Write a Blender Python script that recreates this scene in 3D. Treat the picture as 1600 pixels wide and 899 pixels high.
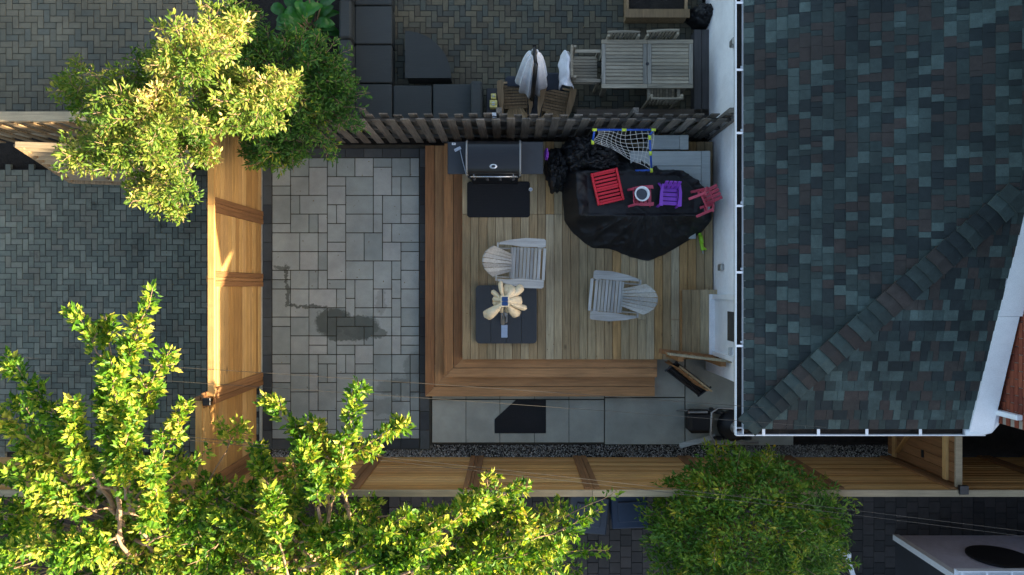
import bpy, math, random
from mathutils import Vector, Matrix, Euler, noise
for o in list(bpy.data.objects): bpy.data.objects.remove(o)
SC = bpy.context.scene
COL = SC.collection
RND = random.Random(11)
rad = math.radians

# ------------------------------------------------------------------ camera, sky, sun, exposure
H = 12.2                      # drone height over the patio
F = 1600*24/36                # focal length in photo pixels
cam_d = bpy.data.cameras.new('drone_camera'); cam = bpy.data.objects.new('drone_camera', cam_d); COL.objects.link(cam)
cam.location = (0, 0, H); cam.rotation_euler = (0, 0, 0)
cam_d.lens = 24; cam_d.sensor_width = 36; cam_d.clip_end = 500
SC.camera = cam
SUN_EL, SUN_AZ = rad(16.5), rad(-13)
W = bpy.data.worlds.new('World'); SC.world = W; W.use_nodes = True
wn = W.node_tree.nodes; bg = wn['Background']
sky = wn.new('ShaderNodeTexSky'); sky.sky_type = 'NISHITA'; sky.sun_disc = False
sky.sun_elevation = SUN_EL; sky.sun_rotation = rad(90) - SUN_AZ
sky.air_density = 1.0; sky.dust_density = 2.5; sky.ozone_density = 0.35
W.node_tree.links.new(sky.outputs[0], bg.inputs[0]); bg.inputs[1].default_value = 0.09
sd = bpy.data.lights.new('sun', 'SUN'); sun = bpy.data.objects.new('sun', sd); COL.objects.link(sun)
sd.energy = 5.0; sd.angle = rad(0.5); sd.color = (1.0, 0.83, 0.56)
sun.rotation_euler = Vector((math.cos(SUN_EL)*math.cos(SUN_AZ), math.cos(SUN_EL)*math.sin(SUN_AZ), math.sin(SUN_EL))).to_track_quat('Z', 'Y').to_euler()
SC.view_settings.view_transform = 'Standard'; SC.view_settings.look = 'None'
SC.view_settings.gamma = 1.0; SC.view_settings.use_curve_mapping = False
SC.view_settings.exposure = 2.38

# ------------------------------------------------------------------ helpers
def P(px, py, z=0.0):
    k = (H - z)/F
    return Vector(((px-800)*k, (449.5-py)*k, z))
def s2l(v):
    v /= 255.0
    return v/12.92 if v <= 0.04045 else ((v+0.055)/1.055)**2.4
def C(r, g, b): return (s2l(r), s2l(g), s2l(b), 1)

def cbox(sx, sy, sz, c=0.0):
    h = (sx/2, sy/2, sz/2)
    if c <= 0:
        v = [(a*h[0], b*h[1], d*h[2]) for a in (-1, 1) for b in (-1, 1) for d in (-1, 1)]
        f = [(0,1,3,2),(4,6,7,5),(0,4,5,1),(2,3,7,6),(0,2,6,4),(1,5,7,3)]
        return v, f
    c = min(c, min(h)*0.9)
    v = []; ix = {}
    for a in (-1, 1):
        for b in (-1, 1):
            for d in (-1, 1):
                s = (a, b, d)
                for ax in range(3):
                    ix[(a, b, d, ax)] = len(v)
                    v.append(tuple(s[k]*(h[k] if k == ax else h[k]-c) for k in range(3)))
    f = []
    S = (-1, 1)
    for s in S:
        for ax in range(3):
            q = []
            for (p, r) in ((-1,-1),(1,-1),(1,1),(-1,1)):
                t = [p, r]; t.insert(ax, s); q.append(ix[(t[0], t[1], t[2], ax)])
            f.append(q)
    for (i, j, k) in ((0,1,2),(0,2,1),(1,2,0)):
        for si in S:
            for sj in S:
                def key(sk, ax):
                    t = [0,0,0]; t[i] = si; t[j] = sj; t[k] = sk
                    return ix[(t[0], t[1], t[2], ax)]
                f.append([key(-1,i), key(1,i), key(1,j), key(-1,j)])
    for a in S:
        for b in S:
            for d in S: f.append([ix[(a,b,d,0)], ix[(a,b,d,1)], ix[(a,b,d,2)]])
    out = []
    for q in f:
        p = [Vector(v[n]) for n in q]
        n = (p[1]-p[0]).cross(p[2]-p[0])
        m = sum(p, Vector())/len(p)
        out.append(tuple(q) if n.dot(m) > 0 else tuple(reversed(q)))
    return v, out

class MB:
    def __init__(s): s.v = []; s.f = []
    def add(s, v, f, M=None):
        o = len(s.v)
        s.v += [tuple(M @ Vector(p)) for p in v] if M is not None else [tuple(p) for p in v]
        s.f += [tuple(i+o for i in q) for q in f]; return s
    def box(s, x0, x1, y0, y1, z0, z1, c=0.0):
        v, f = cbox(abs(x1-x0), abs(y1-y0), abs(z1-z0), c)
        return s.add(v, f, Matrix.Translation(((x0+x1)/2, (y0+y1)/2, (z0+z1)/2)))
    def obox(s, loc, size, rot=(0,0,0), c=0.0):
        v, f = cbox(*size, c)
        return s.add(v, f, Matrix.Translation(loc) @ Euler(rot).to_matrix().to_4x4())
    def bar(s, a, b, w, t, c=0.0, roll=0.0):
        a = Vector(a); b = Vector(b); d = b-a
        v, f = cbox(w, t, d.length, c)
        q = d.to_track_quat('Z', 'Y').to_matrix().to_4x4()
        return s.add(v, f, Matrix.Translation((a+b)/2) @ q @ Matrix.Rotation(roll, 4, 'Z'))
    def prism(s, pts, z0, z1):
        n = len(pts)
        ar = sum(pts[i][0]*pts[(i+1) % n][1]-pts[(i+1) % n][0]*pts[i][1] for i in range(n))
        if ar < 0: pts = pts[::-1]
        v = [(p[0], p[1], z0) for p in pts]+[(p[0], p[1], z1) for p in pts]
        f = [tuple(range(n-1, -1, -1)), tuple(range(n, 2*n))]
        f += [(i, (i+1) % n, (i+1) % n+n, i+n) for i in range(n)]
        return s.add(v, f)
    def tube(s, pts, r, n=8, caps=True):
        pts = [Vector(p) for p in pts]; m = len(pts)
        rr = r if isinstance(r, (list, tuple)) else [r]*m
        v = []; f = []
        for i, p in enumerate(pts):
            t = (pts[min(i+1, m-1)]-pts[max(i-1, 0)])
            if t.length < 1e-9: t = Vector((0,0,1))
            t.normalize()
            up = Vector((0,0,1)) if abs(t.z) < 0.95 else Vector((0,1,0))
            a = t.cross(up).normalized(); b = a.cross(t)
            for k in range(n):
                g = 2*math.pi*k/n
                v.append(tuple(p+(a*math.cos(g)+b*math.sin(g))*rr[i]))
        for i in range(m-1):
            for k in range(n):
                f.append((i*n+k, i*n+(k+1) % n, (i+1)*n+(k+1) % n, (i+1)*n+k))
        if caps:
            f.append(tuple(range(n-1, -1, -1))); f.append(tuple(range((m-1)*n, m*n)))
        return s.add(v, f)
    def lathe(s, c, prof, n=20, M=None):
        v = []; f = []
        for (r, z) in prof:
            for k in range(n):
                g = 2*math.pi*k/n; v.append((r*math.cos(g), r*math.sin(g), z))
        for i in range(len(prof)-1):
            for k in range(n): f.append((i*n+k, i*n+(k+1) % n, (i+1)*n+(k+1) % n, (i+1)*n+k))
        T = Matrix.Translation(c)
        return s.add(v, f, T @ M if M is not None else T)
    def grid(s, fn, nu, nv):
        v = [tuple(fn(i/nu, j/nv)) for i in range(nu+1) for j in range(nv+1)]
        f = [(i*(nv+1)+j, (i+1)*(nv+1)+j, (i+1)*(nv+1)+j+1, i*(nv+1)+j+1) for i in range(nu) for j in range(nv)]
        return s.add(v, f)
    def mesh(s, name, mat, smooth=False):
        m = bpy.data.meshes.new(name); m.from_pydata(s.v, [], s.f); m.materials.append(mat)
        if smooth: m.polygons.foreach_set('use_smooth', [True]*len(m.polygons))
        m.update(); return m
    def build(s, name, mat, parent=None, smooth=False, kind=None):
        o = bpy.data.objects.new(name, s.mesh(name, mat, smooth)); COL.objects.link(o)
        if parent: o.parent = parent
        if kind: o['kind'] = kind
        return o

def thing(name, label, cat, group=None):
    o = bpy.data.objects.new(name, None); COL.objects.link(o); o.empty_display_size = 0.1
    o['label'] = label; o['category'] = cat
    if group: o['group'] = group
    return o
def tag(o, label, cat, group=None):
    o['label'] = label; o['category'] = cat
    if group: o['group'] = group
    return o
def struct(o): o['kind'] = 'structure'; return o
def sroot(name):
    o = bpy.data.objects.new(name, None); COL.objects.link(o); o['kind'] = 'structure'; return o
def settle(t, base):
    base = Vector(base)
    for ch in t.children: ch.location = Vector(ch.location)-base
    t.location = base; return t
def dup(t, loc, rz, label=None, group=None):
    def rec(o, par):
        c = o.copy(); COL.objects.link(c)
        if par: c.parent = par
        for ch in o.children: rec(ch, c)
        return c
    r = rec(t, None); r.location = loc; r.rotation_euler = (0, 0, rz)
    if label: r['label'] = label
    if group: r['group'] = group
    return r
PC = {}
def piece(name, size, loc, mat, parent, rot=(0,0,0), c=0.004):
    key = (name, tuple(round(x, 4) for x in size), c, mat.name)
    if key not in PC:
        b = MB(); b.add(*cbox(*size, c)); PC[key] = b.mesh(name, mat)
    o = bpy.data.objects.new(name, PC[key]); COL.objects.link(o); o.parent = parent
    o.location = loc; o.rotation_euler = rot
    return o
def pieces(name, items, mat, parent, order=None, cap=300, c=0.004, stuff=None):
    """items: (size, loc, rot). The first 300 become parts of their own, the rest one joined part."""
    if order: items = sorted(items, key=order)
    for (sz, lo, ro) in items[:cap]: piece(name, sz, lo, mat, parent, ro, c)
    if len(items) > cap:
        b = MB()
        for (sz, lo, ro) in items[cap:]: b.obox(lo, sz, ro, c)
        b.build(stuff or name+'_field', mat, parent, kind='stuff')

# ------------------------------------------------------------------ materials
def nodes(name):
    m = bpy.data.materials.new(name); m.use_nodes = True
    nt = m.node_tree
    return m, nt, nt.nodes, nt.links, nt.nodes['Principled BSDF']
def rnd_node(nt):
    N, L = nt.nodes, nt.links
    oi = N.new('ShaderNodeObjectInfo'); ge = N.new('ShaderNodeNewGeometry')
    a = N.new('ShaderNodeMath'); a.operation = 'ADD'; L.new(oi.outputs['Random'], a.inputs[0]); L.new(ge.outputs['Random Per Island'], a.inputs[1])
    fr = N.new('ShaderNodeMath'); fr.operation = 'FRACT'; L.new(a.outputs[0], fr.inputs[0])
    return fr.outputs[0], ge
def math_n(nt, op, a, b=None, clamp=False):
    n = nt.nodes.new('ShaderNodeMath'); n.operation = op; n.use_clamp = clamp
    for i, x in enumerate((a, b)):
        if x is None: continue
        if isinstance(x, (int, float)): n.inputs[i].default_value = x
        else: nt.links.new(x, n.inputs[i])
    return n.outputs[0]
def mixc(nt, fac, a, b, mode='MIX'):
    n = nt.nodes.new('ShaderNodeMix'); n.data_type = 'RGBA'; n.blend_type = mode
    for i, x in ((0, fac), (6, a), (7, b)):
        if isinstance(x, (int, float)): n.inputs[i].default_value = x
        elif isinstance(x, tuple): n.inputs[i].default_value = x
        else: nt.links.new(x, n.inputs[i])
    return n.outputs[2]
def ramp(nt, fac, stops, interp='LINEAR'):
    n = nt.nodes.new('ShaderNodeValToRGB'); cr = n.color_ramp; cr.interpolation = interp
    while len(cr.elements) < len(stops): cr.elements.new(0.5)
    for e, (p, c) in zip(cr.elements, stops): e.position = p; e.color = c if len(c) == 4 else (*c, 1)
    nt.links.new(fac, n.inputs[0]); return n.outputs[0]
def tex_noise(nt, vec, scale, detail=4, rough=0.6):
    n = nt.nodes.new('ShaderNodeTexNoise'); n.inputs['Scale'].default_value = scale
    n.inputs['Detail'].default_value = detail; n.inputs['Roughness'].default_value = rough
    nt.links.new(vec, n.inputs['Vector']); return n.outputs['Fac']
def G(v): return (v, v, v, 1)
def mat(name, cols, rough=0.8, scale=(6,6,6), amp=0.3, bump=0.2, bdist=0.01, fine=90, big=0.8, bigamp=0.25, knots=0.0, metal=0.0, stain=None, spec=0.4, finec=0.12, hook=None):
    m, nt, N, L, bs = nodes(name)
    r, ge = rnd_node(nt)
    pos = ge.outputs['Position']
    off = N.new('ShaderNodeVectorMath'); off.operation = 'MULTIPLY_ADD'
    L.new(pos, off.inputs[0]); off.inputs[1].default_value = scale
    cv = N.new('ShaderNodeCombineXYZ'); rr = math_n(nt, 'MULTIPLY', r, 37.0)
    for k in range(3): L.new(rr, cv.inputs[k])
    L.new(cv.outputs[0], off.inputs[2])
    n = len(cols)
    base = ramp(nt, r, [(i/max(1, n), c) for i, c in enumerate(cols)], 'CONSTANT') if n > 1 else cols[0]
    n1 = tex_noise(nt, off.outputs[0], 1.0, 6, 0.65)
    f1 = ramp(nt, n1, [(0.3, G(1-amp)), (0.7, G(1+amp))])
    col = mixc(nt, 1.0, base, f1, 'MULTIPLY')
    n2 = tex_noise(nt, pos, big, 3, 0.6)
    col = mixc(nt, 1.0, col, ramp(nt, n2, [(0.3, G(1-bigamp)), (0.7, G(1+bigamp*0.6))]), 'MULTIPLY')
    n3 = tex_noise(nt, pos, fine, 2, 0.7)
    col = mixc(nt, 1.0, col, ramp(nt, n3, [(0.3, G(1-finec)), (0.7, G(1+finec))]), 'MULTIPLY')
    if knots > 0:
        vo = N.new('ShaderNodeTexVoronoi'); vo.inputs['Scale'].default_value = knots
        sc = N.new('ShaderNodeVectorMath'); sc.operation = 'MULTIPLY_ADD'; L.new(pos, sc.inputs[0])
        mx = max(scale); sc.inputs[1].default_value = tuple(0.55 if s < mx*0.5 else 1.0 for s in scale)
        L.new(cv.outputs[0], sc.inputs[2]); L.new(sc.outputs[0], vo.inputs['Vector'])
        k = ramp(nt, vo.outputs['Distance'], [(0.03, G(0.3)), (0.09, G(1))])
        col = mixc(nt, 0.8, col, k, 'MULTIPLY')
    rg = None
    if stain:
        col, rg = stain(nt, pos, col)
    if hook: col = hook(nt, pos, col, r)
    L.new(col, bs.inputs['Base Color'])
    bs.inputs['Roughness'].default_value = rough
    if rg is not None: L.new(rg, bs.inputs['Roughness'])
    else:
        L.new(ramp(nt, n3, [(0.2, G(max(0, rough-0.08))), (0.8, G(min(1, rough+0.08)))]), bs.inputs['Roughness'])
    bs.inputs['Metallic'].default_value = metal
    bs.inputs['Specular IOR Level'].default_value = spec
    if bump > 0:
        bm = N.new('ShaderNodeBump'); bm.inputs['Strength'].default_value = bump; bm.inputs['Distance'].default_value = bdist
        hgt = math_n(nt, 'ADD', n1, math_n(nt, 'MULTIPLY', n3, 0.6))
        L.new(hgt, bm.inputs['Height']); L.new(bm.outputs[0], bs.inputs['Normal'])
    return m
def wood(name, cols, axis, rough=0.75, amp=0.3, knots=2.2, bigamp=0.25, **k):
    s = [38, 38, 38]; s[axis] = 2.2
    return mat(name, cols, rough, tuple(s), amp, 0.35, 0.004, 140, 0.9, bigamp, knots, **k)
def leafmat(name, stops, trans=0.45, rough=0.5, ns=1.6, kr=.6, kn=1.0):
    m, nt, N, L, bs = nodes(name)
    r, ge = rnd_node(nt)
    n = tex_noise(nt, ge.outputs['Position'], ns, 2, 0.5)
    fac = math_n(nt, 'ADD', math_n(nt, 'MULTIPLY', r, kr), math_n(nt, 'MULTIPLY', math_n(nt, 'SUBTRACT', n, 0.3), kn), True)
    col = ramp(nt, fac, stops)
    L.new(col, bs.inputs['Base Color']); bs.inputs['Roughness'].default_value = rough
    bs.inputs['Specular IOR Level'].default_value = 0.35
    tr = N.new('ShaderNodeBsdfTranslucent')
    L.new(mixc(nt, 1.0, col, (1.35, 1.25, 0.5, 1), 'MULTIPLY'), tr.inputs['Color'])
    ms = N.new('ShaderNodeMixShader'); ms.inputs[0].default_value = trans
    L.new(bs.outputs[0], ms.inputs[1]); L.new(tr.outputs[0], ms.inputs[2])
    L.new(ms.outputs[0], N['Material Output'].inputs['Surface'])
    return m
def plain(name, col, rough=0.5, metal=0.0, bump=0.08, amp=0.1, spec=0.5, fine=120, **k):
    return mat(name, [col], rough, (9,9,9), amp, bump, 0.004, fine, 1.3, 0.12, 0, metal, spec=spec, **k)

# stains on the patio: wet blot with its own outline
def wet(nt, pos, col):
    N, L = nt.nodes, nt.links
    nz = nt.nodes.new('ShaderNodeTexNoise'); nz.inputs['Scale'].default_value = 7; nz.inputs['Detail'].default_value = 8; nz.inputs['Roughness'].default_value = .75
    L.new(pos, nz.inputs['Vector'])
    sb = N.new('ShaderNodeVectorMath'); sb.operation = 'SUBTRACT'; L.new(nz.outputs['Color'], sb.inputs[0]); sb.inputs[1].default_value = (0.5,)*3
    wp = N.new('ShaderNodeVectorMath'); wp.operation = 'MULTIPLY_ADD'; L.new(sb.outputs[0], wp.inputs[0]); wp.inputs[1].default_value = (0.32, 0.32, 0); L.new(pos, wp.inputs[2])
    tot = None
    for (px, py, rx, ry, w) in ((519,503,30,24,1),(562,512,34,20,1),(590,520,14,10,.8),(541,522,42,12,.9),(447,428,3.2,20,1),(449,462,4,20,.9),(462,479,18,3.2,1),(492,478,20,3,1),(436,417,13,3,.8),(508,490,5,10,1),(650,578,20,30,.45),(625,605,40,16,.5),(600,635,34,14,.35),(595,475,8,22,.35),(500,350,70,90,.12),(470,600,60,60,.15)):
        c = P(px, py)
        d = N.new('ShaderNodeVectorMath'); d.operation = 'SUBTRACT'; L.new(wp.outputs[0], d.inputs[0]); d.inputs[1].default_value = (c.x, c.y, 0)
        q = N.new('ShaderNodeVectorMath'); q.operation = 'MULTIPLY'; L.new(d.outputs[0], q.inputs[0]); k = H/F; q.inputs[1].default_value = (1/(rx*k), 1/(ry*k), 0)
        ln = N.new('ShaderNodeVectorMath'); ln.operation = 'LENGTH'; L.new(q.outputs[0], ln.inputs[0])
        e = ramp(nt, ln.outputs['Value'], [(0.84, G(w)), (1.0, G(0))])
        tot = e if tot is None else math_n(nt, 'MAXIMUM', tot, e)
    col = mixc(nt, tot, col, mixc(nt, 1.0, col, (0.30, 0.32, 0.30, 1), 'MULTIPLY'))
    return col, ramp(nt, tot, [(0, G(0.85)), (1, G(0.5))])

MT = {}
def blotch(scale, lo, hi, f, rnd=0.0):
    def h(nt, pos, col, r):
        n = tex_noise(nt, pos, scale, 5, 0.65)
        return mixc(nt, 1.0, col, ramp(nt, n, [(lo, G(1)), (hi, G(f))]), 'MULTIPLY')
    return h
MT['soil'] = mat('soil', [C(38,33,28)], 0.95, (5,5,5), 0.5, 0.8, 0.03, 40)
MT['slab'] = mat('patio_slab', [C(143,151,148),C(151,158,155),C(136,145,143),C(156,161,158),C(147,154,151)], 0.85, (5,5,5), 0.10, 0.15, 0.003, 170, 1.0, 0.16, stain=wet, finec=0.16)
MT['slab_dark'] = mat('charcoal_paver', [C(66,70,72),C(76,80,81),C(58,62,65)], 0.85, (6,6,6), 0.14, 0.2, 0.003, 160)
MT['joint'] = mat('joint_sand', [C(60,57,48)], 0.95, (8,8,8), 0.3, 0.5, 0.01, 80)
MT['brick_l'] = mat('drive_brick', [C(104,109,98),C(115,119,107),C(93,98,89),C(109,109,97),C(98,104,94)], 0.9, (7,7,7), 0.16, 0.3, 0.004, 150, 0.5, 0.35, hook=blotch(2.2, .60, .72, .5))
MT['joint_l'] = mat('drive_joint', [C(40,41,40)], 0.95, (8,8,8), 0.3, 0.5, 0.01, 80)
MT['brick_t'] = mat('north_brick', [C(94,89,72),C(88,86,72),C(79,82,73),C(100,94,76),C(85,79,65),C(73,74,66)], 0.9, (7,7,7), 0.16, 0.3, 0.004, 150, 0.5, 0.35, hook=blotch(1.6, .58, .72, .6))
MT['brick_tl'] = mat('alley_brick', [C(106,101,84),C(99,97,83),C(93,94,83),C(110,105,88)], 0.9, (7,7,7), 0.14, 0.3, 0.004, 150, 0.5, 0.35)
MT['brick_s'] = mat('side_paver', [C(62,59,57),C(70,66,64),C(56,54,53)], 0.9, (7,7,7), 0.15, 0.3, 0.004, 150)
MT['conc'] = mat('concrete', [C(156,158,147),C(163,164,153),C(148,151,142)], 0.9, (3,3,3), 0.12, 0.25, 0.004, 220, 0.9, 0.22, finec=0.22)
MT['deck'] = wood('deck_wood', [C(148,127,94),C(158,142,112),C(136,117,87),C(152,133,101),C(164,150,122),C(146,130,100),C(158,126,82)], 1, 0.8, 0.34, 2.6, 0.3)
MT['step_y'] = wood('step_wood_y', [C(158,114,72),C(168,126,84),C(142,99,62),C(158,111,67)], 1, 0.7, 0.26, 2.4, 0.2)
MT['step_x'] = wood('step_wood_x', [C(158,114,72),C(168,126,84),C(142,99,62),C(158,111,67)], 0, 0.7, 0.26, 2.4, 0.2)
MT['fence_y'] = wood('fence_wood_y', [C(198,154,92),C(184,138,78),C(206,164,104),C(172,128,72),C(192,150,94)], 1, 0.75, 0.2, 2.0, 0.15)
MT['fence_x'] = wood('fence_wood_x', [C(196,148,86),C(184,134,74),C(204,158,98),C(170,124,68),C(192,144,88)], 0, 0.75, 0.2, 2.0, 0.15)
MT['fence_z'] = wood('fence_wood_z', [C(142,100,62),C(132,92,56),C(150,108,68)], 2, 0.75, 0.25, 2.0, 0.15)
MT['cap'] = wood('cap_wood', [C(176,156,124),C(160,142,114)], 0, 0.8, 0.2, 2.0, 0.2)
MT['old_z'] = wood('old_picket_wood', [C(112,106,98),C(98,93,86),C(124,118,110),C(86,82,76),C(106,98,88)], 2, 0.9, 0.45, 2.0, 0.4)
MT['old_x'] = wood('old_rail_wood', [C(92,88,82),C(80,77,72)], 0, 0.9, 0.4, 2.0, 0.3)
MT['pale'] = wood('pale_plank', [C(178,184,182),C(168,175,174)], 0, 0.8, 0.12, 0, 0.15)
MT['greywood_y'] = wood('grey_slat_y', [C(176,176,172),C(188,187,183),C(162,162,159),C(180,177,169)], 1, 0.8, 0.24, 0, 0.22)
MT['greywood_x'] = wood('grey_slat_x', [C(168,167,163),C(180,179,174),C(154,153,149),C(172,168,159)], 0, 0.8, 0.24, 0, 0.22)
MT['teak'] = wood('weathered_teak', [C(150,140,121),C(134,126,110),C(160,150,131)], 0, 0.85, 0.35, 0, 0.25)
MT['teak_y'] = wood('weathered_teak_y', [C(142,136,124),C(130,126,116),C(150,144,132)], 1, 0.85, 0.35, 0, 0.25)
MT['brownchair'] = wood('brown_slat', [C(138,114,84),C(126,104,76),C(146,122,92)], 1, 0.8, 0.3, 0, 0.25)
MT['darkdeck'] = wood('dark_board', [C(82,80,80),C(74,73,75),C(90,87,84)], 1, 0.85, 0.25, 0, 0.2)
MT['darkdeck_x'] = wood('dark_board_x', [C(88,80,72),C(96,86,76)], 0, 0.85, 0.25, 0, 0.2)
MT['white'] = plain('white_paint', C(226,228,230), 0.45, amp=0.04)
MT['wall'] = plain('white_render', C(244,245,246), 0.7, amp=0.05, bump=0.2)
MT['alum'] = plain('white_aluminium', C(235,236,238), 0.35, amp=0.03, bump=0.02)
MT['shingle'] = mat('shingle', [C(44,56,55),C(60,74,72),C(56,53,50),C(35,43,44),C(70,85,82),C(49,60,58),C(58,53,50),C(39,47,48),C(47,58,56)], 0.95, (14,14,14), 0.2, 0.5, 0.004, 190, 0.6, 0.35, finec=0.4, hook=blotch(1.1, .56, .74, 1.5))
MT['felt'] = mat('roof_felt', [C(30,34,38)], 0.95, (14,14,14), 0.2, 0.3, 0.004, 190)
MT['brickw'] = mat('red_brick', [C(132,66,44),C(120,58,40),C(142,76,52),C(112,54,38)], 0.9, (10,10,10), 0.2, 0.4, 0.004, 150)
MT['mortar'] = mat('mortar', [C(160,150,138)], 0.95, (10,10,10), 0.15, 0.4, 0.004, 150)
MT['black'] = plain('black_enamel', C(24,25,28), 0.32, bump=0.03)
MT['blackmat'] = mat('black_rubber', [C(24,26,30)], 0.85, (30,30,30), 0.2, 0.5, 0.004, 220)
MT['blackpl'] = plain('black_plastic', C(30,31,34), 0.5)
MT['tarp'] = plain('black_tarp', C(20,21,24), 0.55, bump=0.2, fine=60, spec=0.4)
MT['steel'] = plain('steel', C(190,192,195), 0.3, 0.9, 0.02)
MT['greysteel'] = plain('grey_tube', C(150,150,148), 0.4, 0.6, 0.02)
MT['wicker'] = mat('dark_wicker', [C(50,54,53),C(56,60,59),C(46,50,49)], 0.7, (3,260,3), 0.3, 0.7, 0.006, 200, 1.0, 0.1)
MT['base_slab'] = plain('umbrella_base', C(44,48,53), 0.6, bump=0.2)
MT['beige'] = plain('beige_canvas', C(214,196,164), 0.9, bump=0.25, amp=0.15)
MT['whitecloth'] = plain('white_canvas', C(226,228,234), 0.9, bump=0.25)
MT['solar'] = plain('solar_cell', C(28,58,104), 0.15, bump=0)
MT['paleblue'] = plain('pale_blue_pedal', C(150,168,192), 0.5)
MT['red'] = plain('red_plastic', C(208,26,46), 0.4, bump=0.03)
MT['faded'] = plain('faded_red_plastic', C(190,70,92), 0.5, bump=0.03)
MT['purple'] = plain('purple_plastic', C(140,70,190), 0.42, bump=0.03)
MT['blue'] = plain('blue_plastic', C(36,84,178), 0.4, bump=0.03)
MT['lime'] = plain('lime_plastic', C(206,226,70), 0.4, bump=0.03)
MT['green'] = plain('toy_green', C(150,206,40), 0.4, bump=0.03)
MT['net'] = plain('net_cord', C(225,222,214), 0.9)
MT['binblue'] = plain('blue_bin', C(26,46,72), 0.5)
MT['bindark'] = plain('grey_bin', C(50,58,70), 0.5)
MT['siding'] = plain('lavender_siding', C(196,192,204), 0.6)
MT['glass'] = plain('window_glass', C(40,48,58), 0.08, bump=0, spec=0.8)
MT['bark'] = mat('bark', [C(150,124,100)], 0.9, (20,20,5), 0.3, 0.6, 0.01, 60)
MT['cable'] = plain('cable', C(60,57,52), 0.6)
MT['gravel'] = mat('gravel', [C(140,138,130),C(108,107,104),C(168,165,158),C(84,84,84),C(122,116,108)], 0.9, (20,20,20), 0.2, 0.3, 0.004, 120)
MT['candle'] = plain('candle_yellow', C(206,196,120), 0.6)
MT['roofgrey'] = mat('far_roof', [C(70,74,78)], 0.9, (3,12,3), 0.3, 0.4, 0.01, 60)

MT['step_shade'] = wood('step_wood_shade', [C(104,70,46),C(96,64,42)], 1, 0.7, 0.26, 2.4, 0.2)  # darker brown that paints in the shade beside the riser
MT['charwall'] = plain('charcoal_wall', C(44,46,52), 0.8)
MT['cushion'] = plain('dark_cushion', C(44,48,58), 0.9, bump=0.25)
# ------------------------------------------------------------------ ground and paving
g = MB(); g.box(-60, 60, -60, 60, -0.6, -0.09); struct(g.build('ground', MT['soil']))

def inpoly(x, y, poly):
    r = False; n = len(poly)
    for i in range(n):
        (x1, y1), (x2, y2) = poly[i], poly[(i+1) % n]
        if (y1 > y) != (y2 > y) and x < (x2-x1)*(y-y1)/(y2-y1)+x1: r = not r
    return r
def herring(name, poly, w, matb, matj, center, z=0.0, gap=0.009, tone=0):
    root = sroot(name)
    MB().prism(poly, z-0.08, z-0.011).build('joint_bed', matj, root)
    xs = [p[0] for p in poly]; ys = [p[1] for p in poly]
    items = []
    x0, y0 = min(xs)-0.3, min(ys)-0.3
    nx = int((max(xs)-x0)/w)+3; ny = int((max(ys)-y0)/w)+3
    for i in range(nx):
        for j in range(ny):
            k = (i-j) % 4
            if k == 0: cx, cy, rz = x0+(i+1)*w, y0+(j+0.5)*w, 0
            elif k == 3: cx, cy, rz = x0+(i+0.5)*w, y0+(j+1)*w, math.pi/2
            else: continue
            if not inpoly(cx, cy, poly): continue
            items.append(((2*w-gap, w-gap, 0.06), (cx, cy, z-0.03+RND.uniform(-0.003, 0.002)), (RND.uniform(-.012, .012), RND.uniform(-.012, .012), rz+RND.uniform(-.012, .012))))
    pieces('paving_brick', items, matb, root, order=lambda t: (t[1][0]-center[0])**2+(t[1][1]-center[1])**2, stuff='paving_brick_field')
    return root
XL = -4.47   # left fence line
herring('driveway', [(-10.2, -2.95), (XL-0.06, -2.95), (XL-0.06, 2.12), (-10.2, 2.12)], 0.103, MT['brick_l'], MT['joint_l'], (-6.6, 0.7))
herring('alley_paving', [(-10.2, 2.80), (-5.0, 2.80), (-5.0, 6.2), (-10.2, 6.2)], 0.112, MT['brick_tl'], MT['joint_l'], (-8.0, 4.4))
herring('north_patio', [(-2.15, 2.72), (3.40, 2.72), (3.40, 6.2), (-2.15, 6.2)], 0.101, MT['brick_t'], MT['joint_l'], (0.3, 4.2))

# patio slabs
patio = sroot('patio')
u = 0.1645; uy = 0.1674
x0, y0 = P(425, 0).x, P(0, 686).y
nx, ny = 16, 30
MB().box(P(405,0).x, P(674,0).x, P(0,704).y, P(0,226).y, -0.08, -0.016).build('joint_bed', MT['joint'], patio)
grid = [[0]*ny for _ in range(nx)]
rr = random.Random(5)
for j in range(ny-1, -1, -1):
    for i in range(nx):
        if grid[i][j]: continue
        opts = [(3,2),(2,3),(2,2),(2,2),(2,1),(1,2)]; rr.shuffle(opts)
        opts += [(2,1),(1,2),(1,1)]
        for (a, b) in opts:
            if i+a <= nx and j-b+1 >= 0 and all(not grid[i+p][j-q] for p in range(a) for q in range(b)):
                left = nx-(i+a)
                if left == 1 and a > 1 and rr.random() < .7: continue
                for p in range(a):
                    for q in range(b): grid[i+p][j-q] = 1
                piece('patio_slab', (a*u-0.014, b*uy-0.014, 0.05), (x0+(i+a/2)*u, y0+(j+1-b/2)*uy, -0.025+rr.uniform(-.002,.002)), MT['slab'], patio, (rr.uniform(-.004,.004), rr.uniform(-.004,.004), rr.uniform(-.003,.003)), 0.004)
                break
def border(px0, px1, py0, py1, horiz):
    a, b = P(px0, py1), P(px1, py0); w = b.x-a.x; h = b.y-a.y
    n = max(1, round((w if horiz else h)/0.33))
    for k in range(n):
        if horiz: piece('border_paver', (w/n-0.008, h-0.008, 0.05), (a.x+(k+.5)*w/n, (a.y+b.y)/2, -0.025), MT['slab_dark'], patio)
        else: piece('border_paver', (w-0.008, h/n-0.008, 0.05), ((a.x+b.x)/2, a.y+(k+.5)*h/n, -0.025), MT['slab_dark'], patio)
border(410.5, 424.5, 232, 702, False); border(425, 655, 232, 246.5, True); border(656, 671, 232, 702, False); border(425, 655, 686.5, 702, True)
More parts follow.
